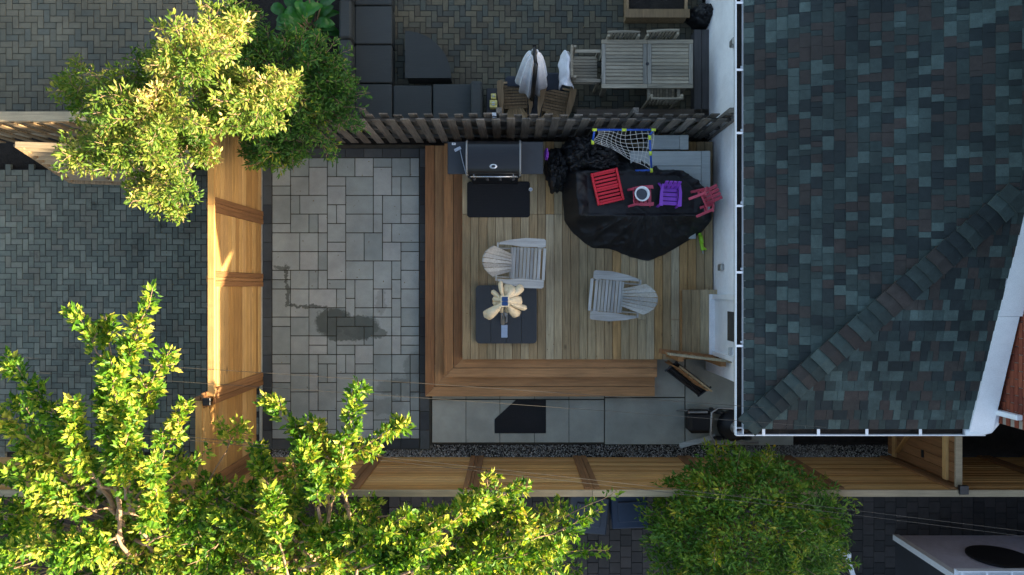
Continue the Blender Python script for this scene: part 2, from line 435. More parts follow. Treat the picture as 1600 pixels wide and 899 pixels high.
piece('edging_strip', (0.05, 5.3, 0.06), (P(407.6,0).x, -0.1, -0.022), MT['conc'], patio)

# concrete path slabs, gravel strip
path = sroot('path')
MB().box(P(674,0).x, P(1240,0).x, P(0,695).y, P(0,560).y, -0.09, -0.03).build('path_bed', MT['joint'], path)
def slab(px0, px1, py0, py1, m='conc', z=0.0):
    a, b = P(px0, py1), P(px1, py0)
    piece('path_slab', (b.x-a.x-0.008, b.y-a.y-0.008, 0.06), ((a.x+b.x)/2, (a.y+b.y)/2, z-0.03), MT[m], path)
xs = [675, 728, 781, 835, 889, 944]
for k in range(5):
    slab(xs[k], xs[k+1], 625, 692); slab(xs[k], xs[k+1], 570, 624)
slab(945, 1070, 622, 695); slab(945, 1070, 560, 621); slab(1071, 1240, 560, 640); slab(1071, 1240, 641, 696)
b = MB(); rr = random.Random(3)
a0, a1 = P(560, 716), P(1240, 696)
gp = MB(); gp.box(P(420,0).x, P(1500,0).x, P(0,716.5).y, P(0,693).y, -0.09, -0.035).build('gravel_bed', MT['soil'], path)
oct_ = [(1,0,0),(-1,0,0),(0,1,0),(0,-1,0),(0,0,1),(0,0,-1)]
of = [(0,2,4),(2,1,4),(1,3,4),(3,0,4),(2,0,5),(1,2,5),(3,1,5),(0,3,5)]
for i in range(9000):
    px = rr.uniform(425, 1300) if i < 7000 else rr.uniform(1150, 1400)
    top = 703 if px < 672 else 696
    p = P(px, rr.uniform(top, 715), 0)
    s = rr.uniform(0.008, 0.019)
    M = Matrix.Translation((p.x, p.y, -0.03+rr.uniform(0, .014))) @ Euler((rr.random()*3, rr.random()*3, rr.random()*3)).to_matrix().to_4x4() @ Matrix.Diagonal((s, s*rr.uniform(.6,1), s*rr.uniform(.5,.8), 1))
    b.add(oct_, of, M)
o = b.build('gravel', MT['gravel'], kind='stuff'); o['label'] = 'strip of grey gravel along the foot of the long wooden fence'; o['category'] = 'gravel'

# south side paving (dark square pavers of the next lot)
sp = sroot('side_paving')
MB().box(-2.2, 9.5, -8.5, -3.14, -0.09, -0.012).build('joint_bed', MT['joint_l'], sp)
items = []
for i in range(60):
    for j in range(26):
        s = 0.197; x = -2.1+i*s; y = -3.24-j*s-(0.5*s if i % 2 else 0)
        items.append(((s-0.008, s-0.008, 0.06), (x, y, -0.03+RND.uniform(-.002,.002)), (0, 0, RND.uniform(-.008,.008))))
pieces('paving_block', items, MT['brick_s'], sp, order=lambda t: min((t[1][0]-6.6)**2+(t[1][1]+4)**2, (t[1][0]-1.7)**2*1.5+(t[1][1]+4.6)**2), stuff='paving_block_field')

# ------------------------------------------------------------------ deck
deck = sroot('deck')
DZ = 0.51
DX0, DX1 = P(722, 0, DZ).x, 3.44
DY0, DY1 = P(0, 562, DZ).y, 2.50
MB().box(DX0+0.02, DX1, DY0+0.02, DY1, 0.0, DZ-0.036).build('joist_frame', MT['step_x'], deck)
rr = random.Random(21)
n = int((DX1-DX0)/0.1425); pw = (DX1-DX0)/n
for k in range(n):
    cx = DX0+(k+.5)*pw
    cuts = [DY0, DY1]
    jy = P(0, 335, DZ).y if k < 13 else (P(0, 500, DZ).y if k % 4 == 1 and k > 19 else None)
    if jy: cuts = [DY0, jy, DY1]
    for q in range(len(cuts)-1):
        l = cuts[q+1]-cuts[q]-0.004
        piece('deck_board', (pw-0.006, l, 0.032), (cx, (cuts[q]+cuts[q+1])/2, DZ-0.016+rr.uniform(-.0015,.0015)), MT['deck'], deck, (0, rr.uniform(-.006,.006), 0), 0.004)
# two treads wrapping the west and south sides, mitred at the corner
def tread(z, xo, xi, yo, yi, xr):
    """xo outer x, xi inner x (west run); yo outer y (south), yi inner y"""
    nb = 3
    cw = [0, .43, .86, 1.0] if z < .2 else [0, .46, .92, 1.0]
    for k in range(nb):
        f0, f1 = cw[k], cw[k+1]
        xa, xb = xo+(xi-xo)*f0+0.005, xo+(xi-xo)*f1-0.005
        ya, yb = yo+(yi-yo)*f0+0.005, yo+(yi-yo)*f1-0.005
        m1, m2 = (MT['step_y'], MT['step_x']) if k < 2 else (MT['step_shade'],)*2  # narrow inner board carries the riser shade in its colour
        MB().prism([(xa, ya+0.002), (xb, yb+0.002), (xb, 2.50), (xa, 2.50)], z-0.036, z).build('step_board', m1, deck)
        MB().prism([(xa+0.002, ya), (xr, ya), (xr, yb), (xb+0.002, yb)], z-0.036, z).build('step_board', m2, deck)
    # riser under the outer edge
    MB().box(xo+0.035, xo+0.06, yo+0.035, 2.49, 0.0, z-0.038).build('riser', MT['step_y'], deck)
    MB().box(xo+0.062, xr-0.02, yo+0.035, yo+0.06, 0.0, z-0.038).build('riser', MT['step_x'], deck)
xr = P(1023, 0, 0.17).x
lo = P(664, 620, 0.17); up = P(694, 590, 0.34); dk = P(722, 562, DZ)
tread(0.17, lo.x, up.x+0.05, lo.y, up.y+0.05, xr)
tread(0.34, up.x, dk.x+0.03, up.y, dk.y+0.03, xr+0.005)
MB().box(DX0+0.004, DX0+0.03, DY0, DY1, 0.345, DZ-0.037).build('riser', MT['step_y'], deck)
MB().box(DX0+0.031, DX1, DY0+0.004, DY0+0.03, 0.0, DZ-0.037).build('riser', MT['step_x'], deck)

# door step box
ds = thing('door_step', 'low wooden box step of upright-running boards below the white door', 'step')
a, c_ = P(1066, 556, 0.69), P(1122, 453, 0.69)
n = 4; w = (c_.x-a.x)/n
MB().box(a.x+0.02, c_.x-0.02, a.y+0.02, c_.y-0.02, DZ+0.002, 0.655).build('frame', MT['step_y'], ds)
for k in range(n):
    piece('board', (w-0.006, c_.y-a.y, 0.032), (a.x+(k+.5)*w, (a.y+c_.y)/2, 0.674), MT['deck'], ds)
settle(ds, ((a.x+c_.x)/2, (a.y+c_.y)/2, DZ))

# ------------------------------------------------------------------ fences
def hfence(name, label, along, pos, a, b, ztop, posts, mb, mc, boards=14, capw=0.10, side=1):
    """horizontal board fence; along 'x' or 'y'; boards face +side of the normal axis"""
    t = thing(name, label, 'fence')
    bh = (ztop-0.05)/boards
    pts = [a]+[p for p in posts if a+0.05 < p < b-0.05]+[b]
    for q in range(len(pts)-1):
        l = pts[q+1]-pts[q]; m = (pts[q]+pts[q+1])/2
        for k in range(boards):
            z = 0.04+(k+.5)*bh
            d = RND.uniform(-.002, .002)
            if along == 'x': piece('board', (l-0.004, 0.02, bh-0.017), (m, pos+d, z), mb, t, (0,0,0), 0.003)
            else: piece('board', (0.02, l-0.004, bh-0.017), (pos+d, m, z), mb, t, (0,0,0), 0.003)
    for p in pts:
        for s in (-1, 0, 1):
            w = 0.085 if s else 0.05
            off = 0.024*side if s else 0.016*side
            if along == 'x': piece('post_trim' if s else 'post', (w, 0.028, ztop-0.06), (p+s*0.072, pos+off, ztop/2), MT['fence_z'], t)
            else: piece('post_trim' if s else 'post', (0.028, w, ztop-0.06), (pos+off, p+s*0.072, ztop/2), MT['fence_z'], t)
        if along == 'x': piece('post', (0.1, 0.09, ztop-0.05), (p, pos-0.058*side, ztop/2-.02), MT['fence_z'], t)
        else: piece('post', (0.09, 0.1, ztop-0.05), (pos-0.058*side, p, ztop/2-.02), MT['fence_z'], t)
    for q in range(len(pts)-1):
        l = pts[q+1]-pts[q]; m = (pts[q]+pts[q+1])/2
        if along == 'x': piece('cap_board', (l-0.003, capw, 0.035), (m, pos-0.04*side, ztop-0.01), mc, t)
        else: piece('cap_board', (capw, l-0.003, 0.035), (pos-0.008*side, m, ztop-0.01), mc, t)
    return settle(t, (pos if along == 'y' else (a+b)/2, pos if along == 'x' else (a+b)/2, 0))
YB = -3.03
hfence('wooden_fence', 'long honey-coloured horizontal board fence below the gravel strip and concrete path', 'x', YB, XL+0.06, 9.2, 2.02, [-2.4, -0.62, 1.2, 3.06, 4.86, 6.67, 8.4], MT['fence_x'], MT['cap'])
hfence('wooden_fence', 'honey board fence behind the leafy tree at the foot of the brick driveway', 'x', YB, -10.2, XL-0.16, 2.02, [-8.2, -6.4], MT['fence_x'], MT['cap'])
hfence('wooden_fence', 'honey-coloured board fence between brick driveway and grey slab patio, sunlit near its top', 'y', XL, -1.62, 2.56, 2.04, [0.13, 1.24], MT['fence_y'], MT['fence_y'], capw=0.10)
hfence('wooden_fence', 'short taller fence section at the lower patio corner, with black post cap', 'y', XL-0.09, -2.98, -1.66, 2.24, [], MT['fence_y'], MT['fence_y'], capw=0.10)
last = [o for o in bpy.data.objects if o.name.startswith('wooden_fence')][-1]
tall = bpy.data.objects['wooden_fence.003']
piece('post_cap', (0.11, 0.11, 0.05), (P(322,622,2.3).x-tall.location.x, -1.66-tall.location.y, 2.27), MT['black'], tall)

# weathered picket fence to the north
YN = 2.62
nf = thing('picket_fence', 'weathered grey picket fence between the deck and the upper patio', 'fence')
k = 0; x = -4.5
rr = random.Random(8)
while x < 3.4:
    w = 0.135
    side = k % 2
    h = 1.68+rr.uniform(-.035, .03)
    piece('picket', (w-0.004, 0.02, round(h, 2)), (x+w/2, YN+(0.045 if side else -0.03)+rr.uniform(-.004,.004), h/2+0.03), MT['old_z'], nf, (rr.uniform(-.012,.012), rr.uniform(-.012,.012), rr.uniform(-.03,.03)), 0.003)
    x += w*0.86; k += 1
for z in (0.35, 0.95, 1.5): MB().box(-4.5, 3.42, YN-0.016, YN+0.031, z-0.04, z+0.04).build('rail', MT['old_x'], nf)
for x in (-4.4, -2.3, -0.2, 1.9, 3.38): MB().box(x-0.045, x+0.045, YN+0.058, YN+0.14, 0, 1.74, 0.006).build('post', MT['old_z'], nf)
settle(nf, (-0.5, YN, 0))

# alley fence at far left: old boards, sunlit tops
af = thing('alley_fence', 'old grey and brown fence at the far left edge with sunlit slanted board tops', 'fence')
x = -10.3; k = 0
while x < -4.7:
    h = 1.62+rr.uniform(-.03, .03)
    piece('picket', (0.13, 0.02, round(h, 2)), (x, YN+(0.05 if k % 2 else -0.03), h/2), MT['brownchair'], af, (0, 0, rr.uniform(-.03,.03)), 0.003)
    x += 0.15; k += 1
for z in (0.4, 1.45): MB().box(-10.3, -4.7, YN-0.017, YN+0.037, z-0.04, z+0.04).build('rail', MT['cap'], af)
MB().box(-10.3, -4.7, YN-0.06, YN+0.09, 1.66, 1.69, 0.004).build('cap_board', MT['cap'], af)
settle(af, (-7.5, YN, 0))
# trellis panel leaning over the soil strip
tp = thing('trellis_panel', 'pale wooden slatted panel leaning beside the old alley fence under the tree', 'trellis')
q = [P(25, 226, 1.35), P(300, 236, 1.35), P(112, 284, 0.15), P(300, 290, 0.15)]
def lerp(a, b, t): return a+(b-a)*t
MB().bar(q[0], q[1], 0.09, 0.05, 0.005).build('top_rail', MT['cap'], tp)
MB().bar(q[0], q[2], 0.09, 0.05, 0.005).build('brace', MT['brownchair'], tp)
MB().bar(q[2], q[3], 0.07, 0.05, 0.005).build('bottom_rail', MT['brownchair'], tp)
for k in range(1, 9):
    t = k/9
    MB().bar(lerp(q[0], q[2], t), lerp(q[1], q[3], t), 0.07, 0.02, 0.003).build('slat', MT['cap'], tp)
for k in range(1, 3):
    MB().bar(lerp(q[0], q[1], k/3)+Vector((0,0,-.03)), lerp(q[2], q[3], k/3)+Vector((0,0,-.03)), 0.06, 0.04, 0.004).build('stile', MT['brownchair'], tp)
settle(tp, (q[2].x, q[2].y, 0))

# gate across the side passage
gt = thing('side_gate', 'plain wooden gate closing the dark passage below the roof edge', 'gate')
gx = P(1497, 0, 1.95).x
n = 10; gy0, gy1 = -2.95, -1.45
for k in range(n):
    w = (gy1-gy0)/n
    piece('board', (0.02, w-0.006, 1.86), (gx, gy0+(k+.5)*w, 0.98), MT['fence_z'], gt)
piece('rail', (0.04, gy1-gy0, 0.1), (gx-0.031, (gy0+gy1)/2, 0.3), MT['fence_y'], gt)
piece('rail', (0.04, gy1-gy0, 0.1), (gx-0.031, (gy0+gy1)/2, 1.7), MT['fence_y'], gt)
MB().bar((gx-0.032, gy0+.1, 0.38), (gx-0.032, gy1-.1, 1.62), 0.09, 0.03, 0.003).build('brace', MT['fence_y'], gt)
piece('top_board', (0.1, gy1-gy0+0.1, 0.04), (gx+0.01, (gy0+gy1)/2, 1.94), MT['cap'], gt)
piece('post_cap', (0.13, 0.13, 0.06), (gx+0.02, gy0-0.06, 2.04), MT['black'], gt)
piece('latch', (0.02, 0.12, 0.05), (gx-0.025, gy0+0.25, 1.1), MT['black'], gt)
settle(gt, (gx, (gy0+gy1)/2, 0))

# ------------------------------------------------------------------ the house extension with its shingle roof
hs = thing('house_extension', 'white walled house extension with dark shingle hip roof and white gutters', 'house')
WX, WY, EZ = 3.46, -1.47, 2.72
YT = 7.2; RX = 6.28
EX, EY = 3.20, -1.93         # eave lines
SL = 0.285
def zroof(d): return 2.80+SL*d
MB().box(WX, 6.7, WY, YT-0.3, 0.0, EZ-0.02).build('wall', MT['wall'], hs)
# soffit and fascia
MB().box(EX+0.02, 6.7, EY+0.02, YT, EZ-0.015, EZ+0.01).build('soffit', MT['alum'], hs)
MB().box(EX, EX+0.019, EY, YT, EZ-0.03, EZ+0.07).build('fascia', MT['alum'], hs)
MB().box(EX+0.02, RX+0.3, EY, EY+0.019, EZ-0.03, EZ+0.07).build('fascia', MT['alum'], hs)
# gutters (open troughs)
def gutter(nm, p0, p1, outward, ends=True):
    g = MB(); p0 = Vector(p0); p1 = Vector(p1); o = Vector(outward)
    prof = [(0.004, 0.06), (0.004, -0.05), (0.075, -0.05), (0.115, 0.0), (0.115, 0.055), (0.102, 0.062), (0.102, 0.052), (0.109, 0.052), (0.108, 0.004), (0.072, -0.044), (0.010, -0.044), (0.010, 0.06)]
    v = []; n = len(prof)
    for p in (p0, p1): v += [tuple(p+o*a+Vector((0,0,b))) for a, b in prof]
    f = [(i, (i+1) % n, (i+1) % n+n, i+n) for i in range(n)]
    g.add(v, f)
    ob = g.build(nm, MT['alum'], hs)
    return ob
gw = gutter('gutter', (EX-0.002, EY-0.11, EZ+0.01), (EX-0.002, YT, EZ+0.01), (-1,0,0))
gs = gutter('gutter', (RX+0.25, EY-0.002, EZ+0.01), (EX-0.11, EY-0.002, EZ+0.01), (0,-1,0))
y = EY+0.25
for py in (8, 112, 210, 323, 426, 540):
    yy = P(0, py, EZ).y
    piece('gutter_strap', (0.115, 0.03, 0.006), (EX-0.057, yy, EZ+0.076), MT['alum'], gw, c=0)
    piece('gutter_strap', (0.03, 0.03, 0.02), (EX-0.02, yy+0.05, EZ+0.03), MT['alum'], gw, c=0)
for px in (1190, 1275, 1350, 1433, 1512):
    piece('gutter_strap', (0.04, 0.115, 0.006), (P(px,0,EZ).x, EY-0.057, EZ+0.076), MT['alum'], gs, c=0)
# gutter debris
db = MB(); rr = random.Random(17)
for i in range(500):
    s = rr.uniform(.006, .02)
    db.add(oct_, of, Matrix.Translation((EX-rr.uniform(.02,.09), rr.uniform(EY, 4.5), EZ-0.03+rr.uniform(0,.012))) @ Euler((rr.random()*3,)*3).to_matrix().to_4x4() @ Matrix.Diagonal((s, s*.5, s*.3, 1)))
db.build('leaf_litter', MT['soil'], gw, kind='stuff')
MB().box(EX-.108, EX-.014, EY-.05, YT-.05, EZ-.033, EZ+.005).build('silt_shade', MT['soil'], gw)  # silt beds, dark also for the shade inside both troughs
MB().box(EX+.0, RX+.2, EY-.108, EY-.014, EZ-.033, EZ+.005).build('silt_shade', MT['soil'], gs)
# roof deck under the shingles
roof = MB()
def RXf(y): return RX+0.055*max(0, y-EY)
D = 3.26; RT = EX+D
A = (EX-0.015, EY-0.015, zroof(0)-0.02)
roof.add([A, (EX-0.015, YT, A[2]), (RT, YT, zroof(D)-0.02), (RT, EY+D, zroof(D)-0.02), (RX, EY-0.015, A[2])], [(0, 3, 2, 1), (0, 4, 3)])
rf = roof.build('roof', MT['felt'], hs)
e = 0.143
ang = math.atan(SL)
ca, sa = math.cos(ang), math.sin(ang)
items = []
rr = random.Random(31)
ncourse = int(D/ca/e)+1
WID = [0.075, 0.095, 0.115, 0.135, 0.16, 0.19]
tilt = 0.065
for k in range(ncourse):
    d0 = (k+0.5)*e*ca           # plan distance from eave
    z = zroof(d0)+0.006
    # west slope: runs along y, from the hip upward
    y = EY+d0-rr.uniform(0.0, 0.12)
    while y < 4.75:
        w = rr.choice(WID)
        items.append(((e+0.03, w-0.004, rr.choice([0.006, 0.010, 0.019])), (EX+d0, y+w/2, z), (0, -ang+tilt, rr.uniform(-.008,.008))))
        y += w
    x = EX+d0-rr.uniform(0.0, 0.12)
    while x < RXf(EY+d0)-0.02:
        w = min(rr.choice(WID), RXf(EY+d0)-x+0.01)
        if w < 0.03: break
        items.append(((round(w, 3)-0.004, e+0.03, rr.choice([0.006, 0.010, 0.019])), (x+w/2, EY+d0, z), (ang-tilt, 0, rr.uniform(-.008,.008))))
        x += w
pieces('shingle', items, MT['shingle'], rf, order=lambda t: -t[0][0]*t[0][1]*(1 if P(0,0,3).y > t[1][1] else 0.1)+0.001*abs(t[1][1]), c=0, stuff='shingle_field')
# hip cap shingles
hd = Vector((1, 1, SL)).normalized()
nh = int(D*math.sqrt(2)/0.155)
for k in range(nh):
    d = (k+0.75)*0.155/math.sqrt(2)
    if d > D-0.12: break
    c0 = Vector((EX+d, EY+d, zroof(d)+0.046))
    cb = MB()
    Lw, th = 0.20, 0.020
    v = []
    for (s, zz) in ((-1, 0), (1, 0.004+0.004*(k % 3))):
        for side in (-1, 0, 1):
            pn = hd*(-s*Lw/2)
            lat = Vector((-1, 1, 0)).normalized()*0.165*side
            dz = -abs(side)*0.165*SL*0.7071*1.0
            v.append(tuple(pn+lat+Vector((0, 0, dz+zz+ (0.034 if s > 0 else 0)))))
    v2 = [(a, b_, c-th) for a, b_, c in v]
    cb.add(v+v2, [(0,3,4,1),(1,4,5,2),(6,7,10,9),(7,8,11,10),(3,9,10,4),(4,10,11,5),(0,1,7,6),(1,2,8,7),(0,6,9,3),(2,5,11,8)])
    ob = cb.build('hip_shingle', MT['shingle'], rf); ob.location = c0
# white metal rake band against the main house
rk = MB()
w0 = RX
def rp(x, y, dz=0.0):
    return (x, y, zroof(max(0, min(y-EY, D)))+dz)
for (ya, yb) in ((EY-0.05, EY+1.55), (EY+1.553, EY+D)):
    pa = [rp(RXf(ya), ya, .03), rp(RXf(ya)+0.30, ya, .05), rp(RXf(yb)+0.26, yb, .05), rp(RXf(yb), yb, .03)]
    lo_ = [(p[0], p[1], p[2]-0.12) for p in pa]
    rk.add(pa+lo_, [(0,1,2,3),(7,6,5,4),(0,3,7,4),(1,5,6,2),(0,4,5,1),(2,6,7,3)])
rk.build('rake_flashing', MT['alum'], hs)
# downspout: elbow from gutter end and a white branch pipe on the brick wall
dsb = MB(); c0 = Vector((RX+0.19, EY-0.06, EZ+0.05))
dsb.tube([c0+Vector((-.22,0,.0)), c0, c0+Vector((.10,.03,.02)), c0+Vector((.17,.12,.03)), c0+Vector((.19,.30,.06))], 0.055, 10)
dsb.build('downspout', MT['alum'], hs, smooth=True)
# wall boxes, door
def wbox(px, py, z):
    yy = P(0, py, z).y
    piece('wall_lamp', (0.06, 0.11, 0.18), (WX-0.032, yy, z), MT['greysteel'], hs, c=0.012)
wbox(1134, 67, 1.6); wbox(1126, 418, 1.0)
dy0, dy1 = P(0, 556, 0.8).y, P(0, 460, 0.8).y
dr = piece('door', (0.05, dy1-dy0-0.16, 2.0), (WX-0.028, (dy0+dy1)/2, 0.7+0.99), MT['white'], hs)
piece('door_glass', (0.02, (dy1-dy0)*0.45, 1.15), (-0.021, 0.02, 0.30), MT['glass'], dr)
piece('door_handle', (0.07, 0.12, 0.03), (-0.05, -0.36, -0.05), MT['steel'], dr)
for yy in (dy0+0.04, dy1-0.04): piece('door_frame', (0.09, 0.08, 2.06), (WX-0.05, yy, 0.7+0.99), MT['white'], hs)
piece('door_frame', (0.09, dy1-dy0+0.06, 0.07), (WX-0.052, (dy0+dy1)/2, 2.655), MT['white'], hs)
piece('door_sill', (0.14, dy1-dy0, 0.04), (WX-0.072, (dy0+dy1)/2, 0.71), MT['alum'], hs)
settle(hs, (WX, 1.0, 0))

# main brick house: only its west wall foot shows, but it stands tall and shades the yard
def bighouse(name, label, x0, x1, y0, y1, eave, ridge, m, ridge_axis='y', hip=2.0):
    t = thing(name, label, 'house')
    MB().box(x0, x1, y0, y1, 0, eave).build('wall', m, t)
    o = 0.35; xm = (x0+x1)/2; ym = (y0+y1)/2
    r = MB()
    v = [(x0-o, y0-o, eave), (x1+o, y0-o, eave), (x1+o, y1+o, eave), (x0-o, y1+o, eave)]
    if ridge_axis == 'y': rv = [(xm, y0-o+hip, ridge), (xm, y1+o-hip, ridge)]; ff = [(0,1,4),(1,2,5,4),(2,3,5),(3,0,4,5),(3,2,1,0)]
    else: rv = [(x0-o+hip, ym, ridge), (x1+o-hip, ym, ridge)]; ff = [(0,1,5,4),(1,2,5),(2,3,4,5),(3,0,4),(3,2,1,0)]
    r.add(v+rv, ff); r.build('roof', MT['roofgrey'], t)
    return t
BX = 6.68
mh = bighouse('brick_house', 'tall brick house beyond the white flashing at the right edge', BX, 14.5, -1.86, 12.0, 5.0, 7.2, MT['mortar'], hip=1.6)
rr = random.Random(4)
for k in range(26):
    z = 1.6+k*0.075
    y = -1.86+(0.0 if k % 2 else 0.11)
    while y < -0.1:
        piece('brick', (0.024, 0.205, 0.064), (BX-0.008+rr.uniform(-.002,.002), y+0.105, z), MT['brickw'], mh, c=0.004)
        y += 0.217
pp = MB(); pp.tube([(BX-0.05, -1.78, 2.62), (BX-0.05, -1.0, 2.62)], 0.04, 8)
bp = P(1562, 641, 2.66); bp2 = P(1625, 668, 2.9)
MB().bar((BX-0.06, -1.70, 2.62), (BX-0.06, -1.70, 3.3), 0.09, 0.07, 0.01).build('rain_pipe', MT['alum'], mh)
settle(mh, (10.5, 4, 0))
sh = bighouse('unseen_house', 'tall unseen neighbouring house beyond the right edge, shaped to shade the yard', 9.6, 17.5, -16.0, -2.35, 5.0, 7.3, MT['siding'], hip=2.2)  # unseen house, placed and sized to shade the yard and left fence
settle(sh, (12.5, -10, 0))
nh_ = bighouse('unseen_house', 'tall neighbouring house further up beyond the right edge of the picture', 7.2, 14.5, 13.4, 26.0, 5.1, 7.0, MT['mortar'])
settle(nh_, (10.5, 19, 0))
# low shed at lower right with siding wall, gutter and round dark disc
sd_ = thing('garden_shed', 'low shed with pale lavender siding, white gutter and round dark disc at lower right', 'shed')
SY = -4.42; SX = P(1397, 836).x
for k in range(13):
    z = 0.06+k*0.135
    MB().add([(SX, SY-0.01, z-.06), (9.2, SY-0.01, z-.06), (9.2, SY-0.03, z+.085), (SX, SY-0.03, z+.085), (SX, SY-.06, z-.06), (9.2, SY-.06, z-.06), (9.2, SY-.06, z+.085), (SX, SY-.06, z+.085)],
             [(0,3,2,1),(4,5,6,7),(0,1,5,4),(3,7,6,2),(0,4,7,3),(1,2,6,5)]).build('siding_board', MT['siding'], sd_)
MB().box(SX+0.02, 9.2, -8.0, SY-0.07, 0, 1.80).build('wall', MT['charwall'], sd_)
piece('corner_board', (0.11, 0.10, 1.8), (SX+0.03, SY-0.04, 0.9), MT['white'], sd_)
dm = MB(); dm.lathe((P(1560,0,1.0).x, SY+0.016, 1.02), [(0, .02), (0.44, .02), (0.47, .01), (0.47, -.02), (0, -.02)], 40, Matrix.Rotation(-math.pi/2, 4, 'X'))
dm.build('round_disc', MT['blackpl'], sd_)
gg = MB(); gg.box(SX-0.05, 9.3, SY+0.10, SY+0.115, 1.74, 1.84); gg.box(SX-0.05, 9.3, SY-0.01, SY+0.115, 1.73, 1.745); gg.build('gutter', MT['alum'], sd_)
for px in (1502, 1541, 1580, 1619): piece('gutter_strap', (0.03, 0.11, 0.012), (P(px,0,1.8).x, SY+0.05, 1.82), MT['alum'], sd_, c=0)
MB().add([(SX-.05, SY-.02, 1.86), (9.3, SY-.02, 1.86), (9.3, -8, 2.9), (SX-.05, -8, 2.9), (SX-.05, SY-.02, 1.82), (9.3, SY-.02, 1.82), (9.3, -8, 2.86), (SX-.05, -8, 2.86)], [(0,1,2,3),(7,6,5,4),(0,4,5,1),(0,3,7,4)]).build('roof', MT['roofgrey'], sd_)
settle(sd_, (7.5, -6, 0))
rl = thing('white_railing', 'short white railing with dark balusters beside the large green bush at the bottom', 'railing')
ra, rb2 = P(1322, 866, 1.0), P(1352, 899, 1.0)
ra = Vector((ra.x, ra.y, 1.0)); rb2 = Vector((ra.x+0.25, ra.y-0.75, 1.0))
MB().bar(ra, rb2, 0.07, 0.05, 0.006).build('top_rail', MT['white'], rl)
MB().bar(ra-Vector((0,0,.8)), rb2-Vector((0,0,.8)), 0.05, 0.05, 0.006).build('bottom_rail', MT['white'], rl)
for k in range(7):
    p = lerp(ra, rb2, (k+.5)/7); MB().box(p.x-.012, p.x+.012, p.y-.012, p.y+.012, 0.21, 0.97).build('baluster', MT['greysteel'], rl)
for p in (ra, rb2): MB().box(p.x-.05, p.x+.05, p.y-.05, p.y+.05, 0, 1.08, 0.008).build('post', MT['white'], rl)
settle(rl, (ra.x, ra.y, 0))
# ------------------------------------------------------------------ furniture
def adirondack(name, label, my, mx, group=None):
    """fan-back slatted armchair, facing +x, base at origin"""
    t = thing(name, label, 'chair', group)
    W2 = 0.27
    n = 9
    for k in range(n):
        f = k/(n-1); x = -0.10+f*0.50; z = 0.235+0.16*f+0.01
        if k == n-1: x += 0.025; z -= 0.015
        piece('seat_slat', (0.052, 0.56, 0.02), (x, 0, z), my, t, (0, -0.28+(0.5 if k == n-1 else 0), 0))
    m = 7
    for k in range(m):
        s = (k-(m-1)/2)/((m-1)/2)
        a = Vector((-0.15, s*0.135, 0.25)); ln = 0.86-0.22*abs(s)**2.0
        d = Vector((-0.54, s*0.150, 0.80)).normalized(); b_ = a+d*ln
        wa, wb = 0.034, 0.077
        nrm = Vector((0.80, 0, 0.52)).normalized(); lat = nrm.cross(d).normalized()
        v = []
        for th in (0.0, 0.02):
            o = nrm*th
            for p, w in ((a, wa), (a+d*(ln*.90), wb)):
                v += [p-lat*w/2+o, p+lat*w/2+o]
            la, lb_ = (.86-.22*min(1.15, abs(s+e_))**2 for e_ in ((-.16, .16) if lat.y > 0 else (.16, -.16)))
            v += [a+d*la+o-lat*wb*0.47, a+d*lb_+o+lat*wb*0.47]
        MB().add([tuple(p) for p in v], [(1,3,2,0),(3,5,4,2),(6,8,9,7),(8,10,11,9),(0,2,8,6),(2,4,10,8),(4,5,11,10),(5,3,9,11),(3,1,7,9),(1,0,6,7)]).build('back_slat', mx, t)
    for s in (-1, 1):
        pts = [(0.42, .285), (0.43, .30), (0.43, .40), (0.40, .425), (0.10, .43), (-0.18, .385), (-0.36, .335), (-0.37, .295), (-0.20, .30), (0.0, .275)]
        MB().prism([(x, s*y) for x, y in pts], 0.565, 0.588).build('armrest', mx, t)
        MB().box(0.30, 0.39, s*.285-.012, s*.285+.012, 0, 0.563, .003).build('leg', mx, t)
        MB().bar((0.37, s*0.255, 0.33), (-0.46, s*0.255, 0.045), 0.024, 0.12, .003, 0).build('leg', mx, t)
    MB().box(-0.405, -0.38, -.33, .33, 0.50, 0.562, .003).build('back_rail', my, t)
    MB().obox((-0.15, 0, 0.235), (0.03, .55, .07), (0, .3, 0), .003).build('back_rail', my, t)
    MB().obox((-0.435, 0, 0.62), (0.02, .42, .06), (0, -.6, 0), .003).build('back_rail', my, t)
    return t
ch = adirondack('adirondack_chair', 'pale grey fan-backed slatted armchair beside the black umbrella base, facing right', MT['greywood_y'], MT['greywood_x'], 'grey fan-backed chairs on the deck')
p = P(812, 411, 0.95); ch.location = (p.x, p.y, DZ); ch.rotation_euler.z = rad(-3); ch.scale = (.95,)*3
p = P(962, 464, 0.95)
dup(ch, (p.x, p.y, DZ), rad(175), 'pale grey fan-backed slatted armchair alone near the deck middle, facing left')
bc = adirondack('adirondack_chair', 'brown slatted garden armchair at the left of the closed white umbrella', MT['brownchair'], MT['brownchair'], 'brown chairs on the upper patio')
p = P(806, 152, 0.5); bc.location = (p.x, p.y, 0); bc.rotation_euler.z = rad(92); bc.scale = (.74,)*3
p = P(868, 160, 0.5); dup(bc, (p.x, p.y, 0), rad(78), 'brown slatted garden armchair at the right of the closed white umbrella')

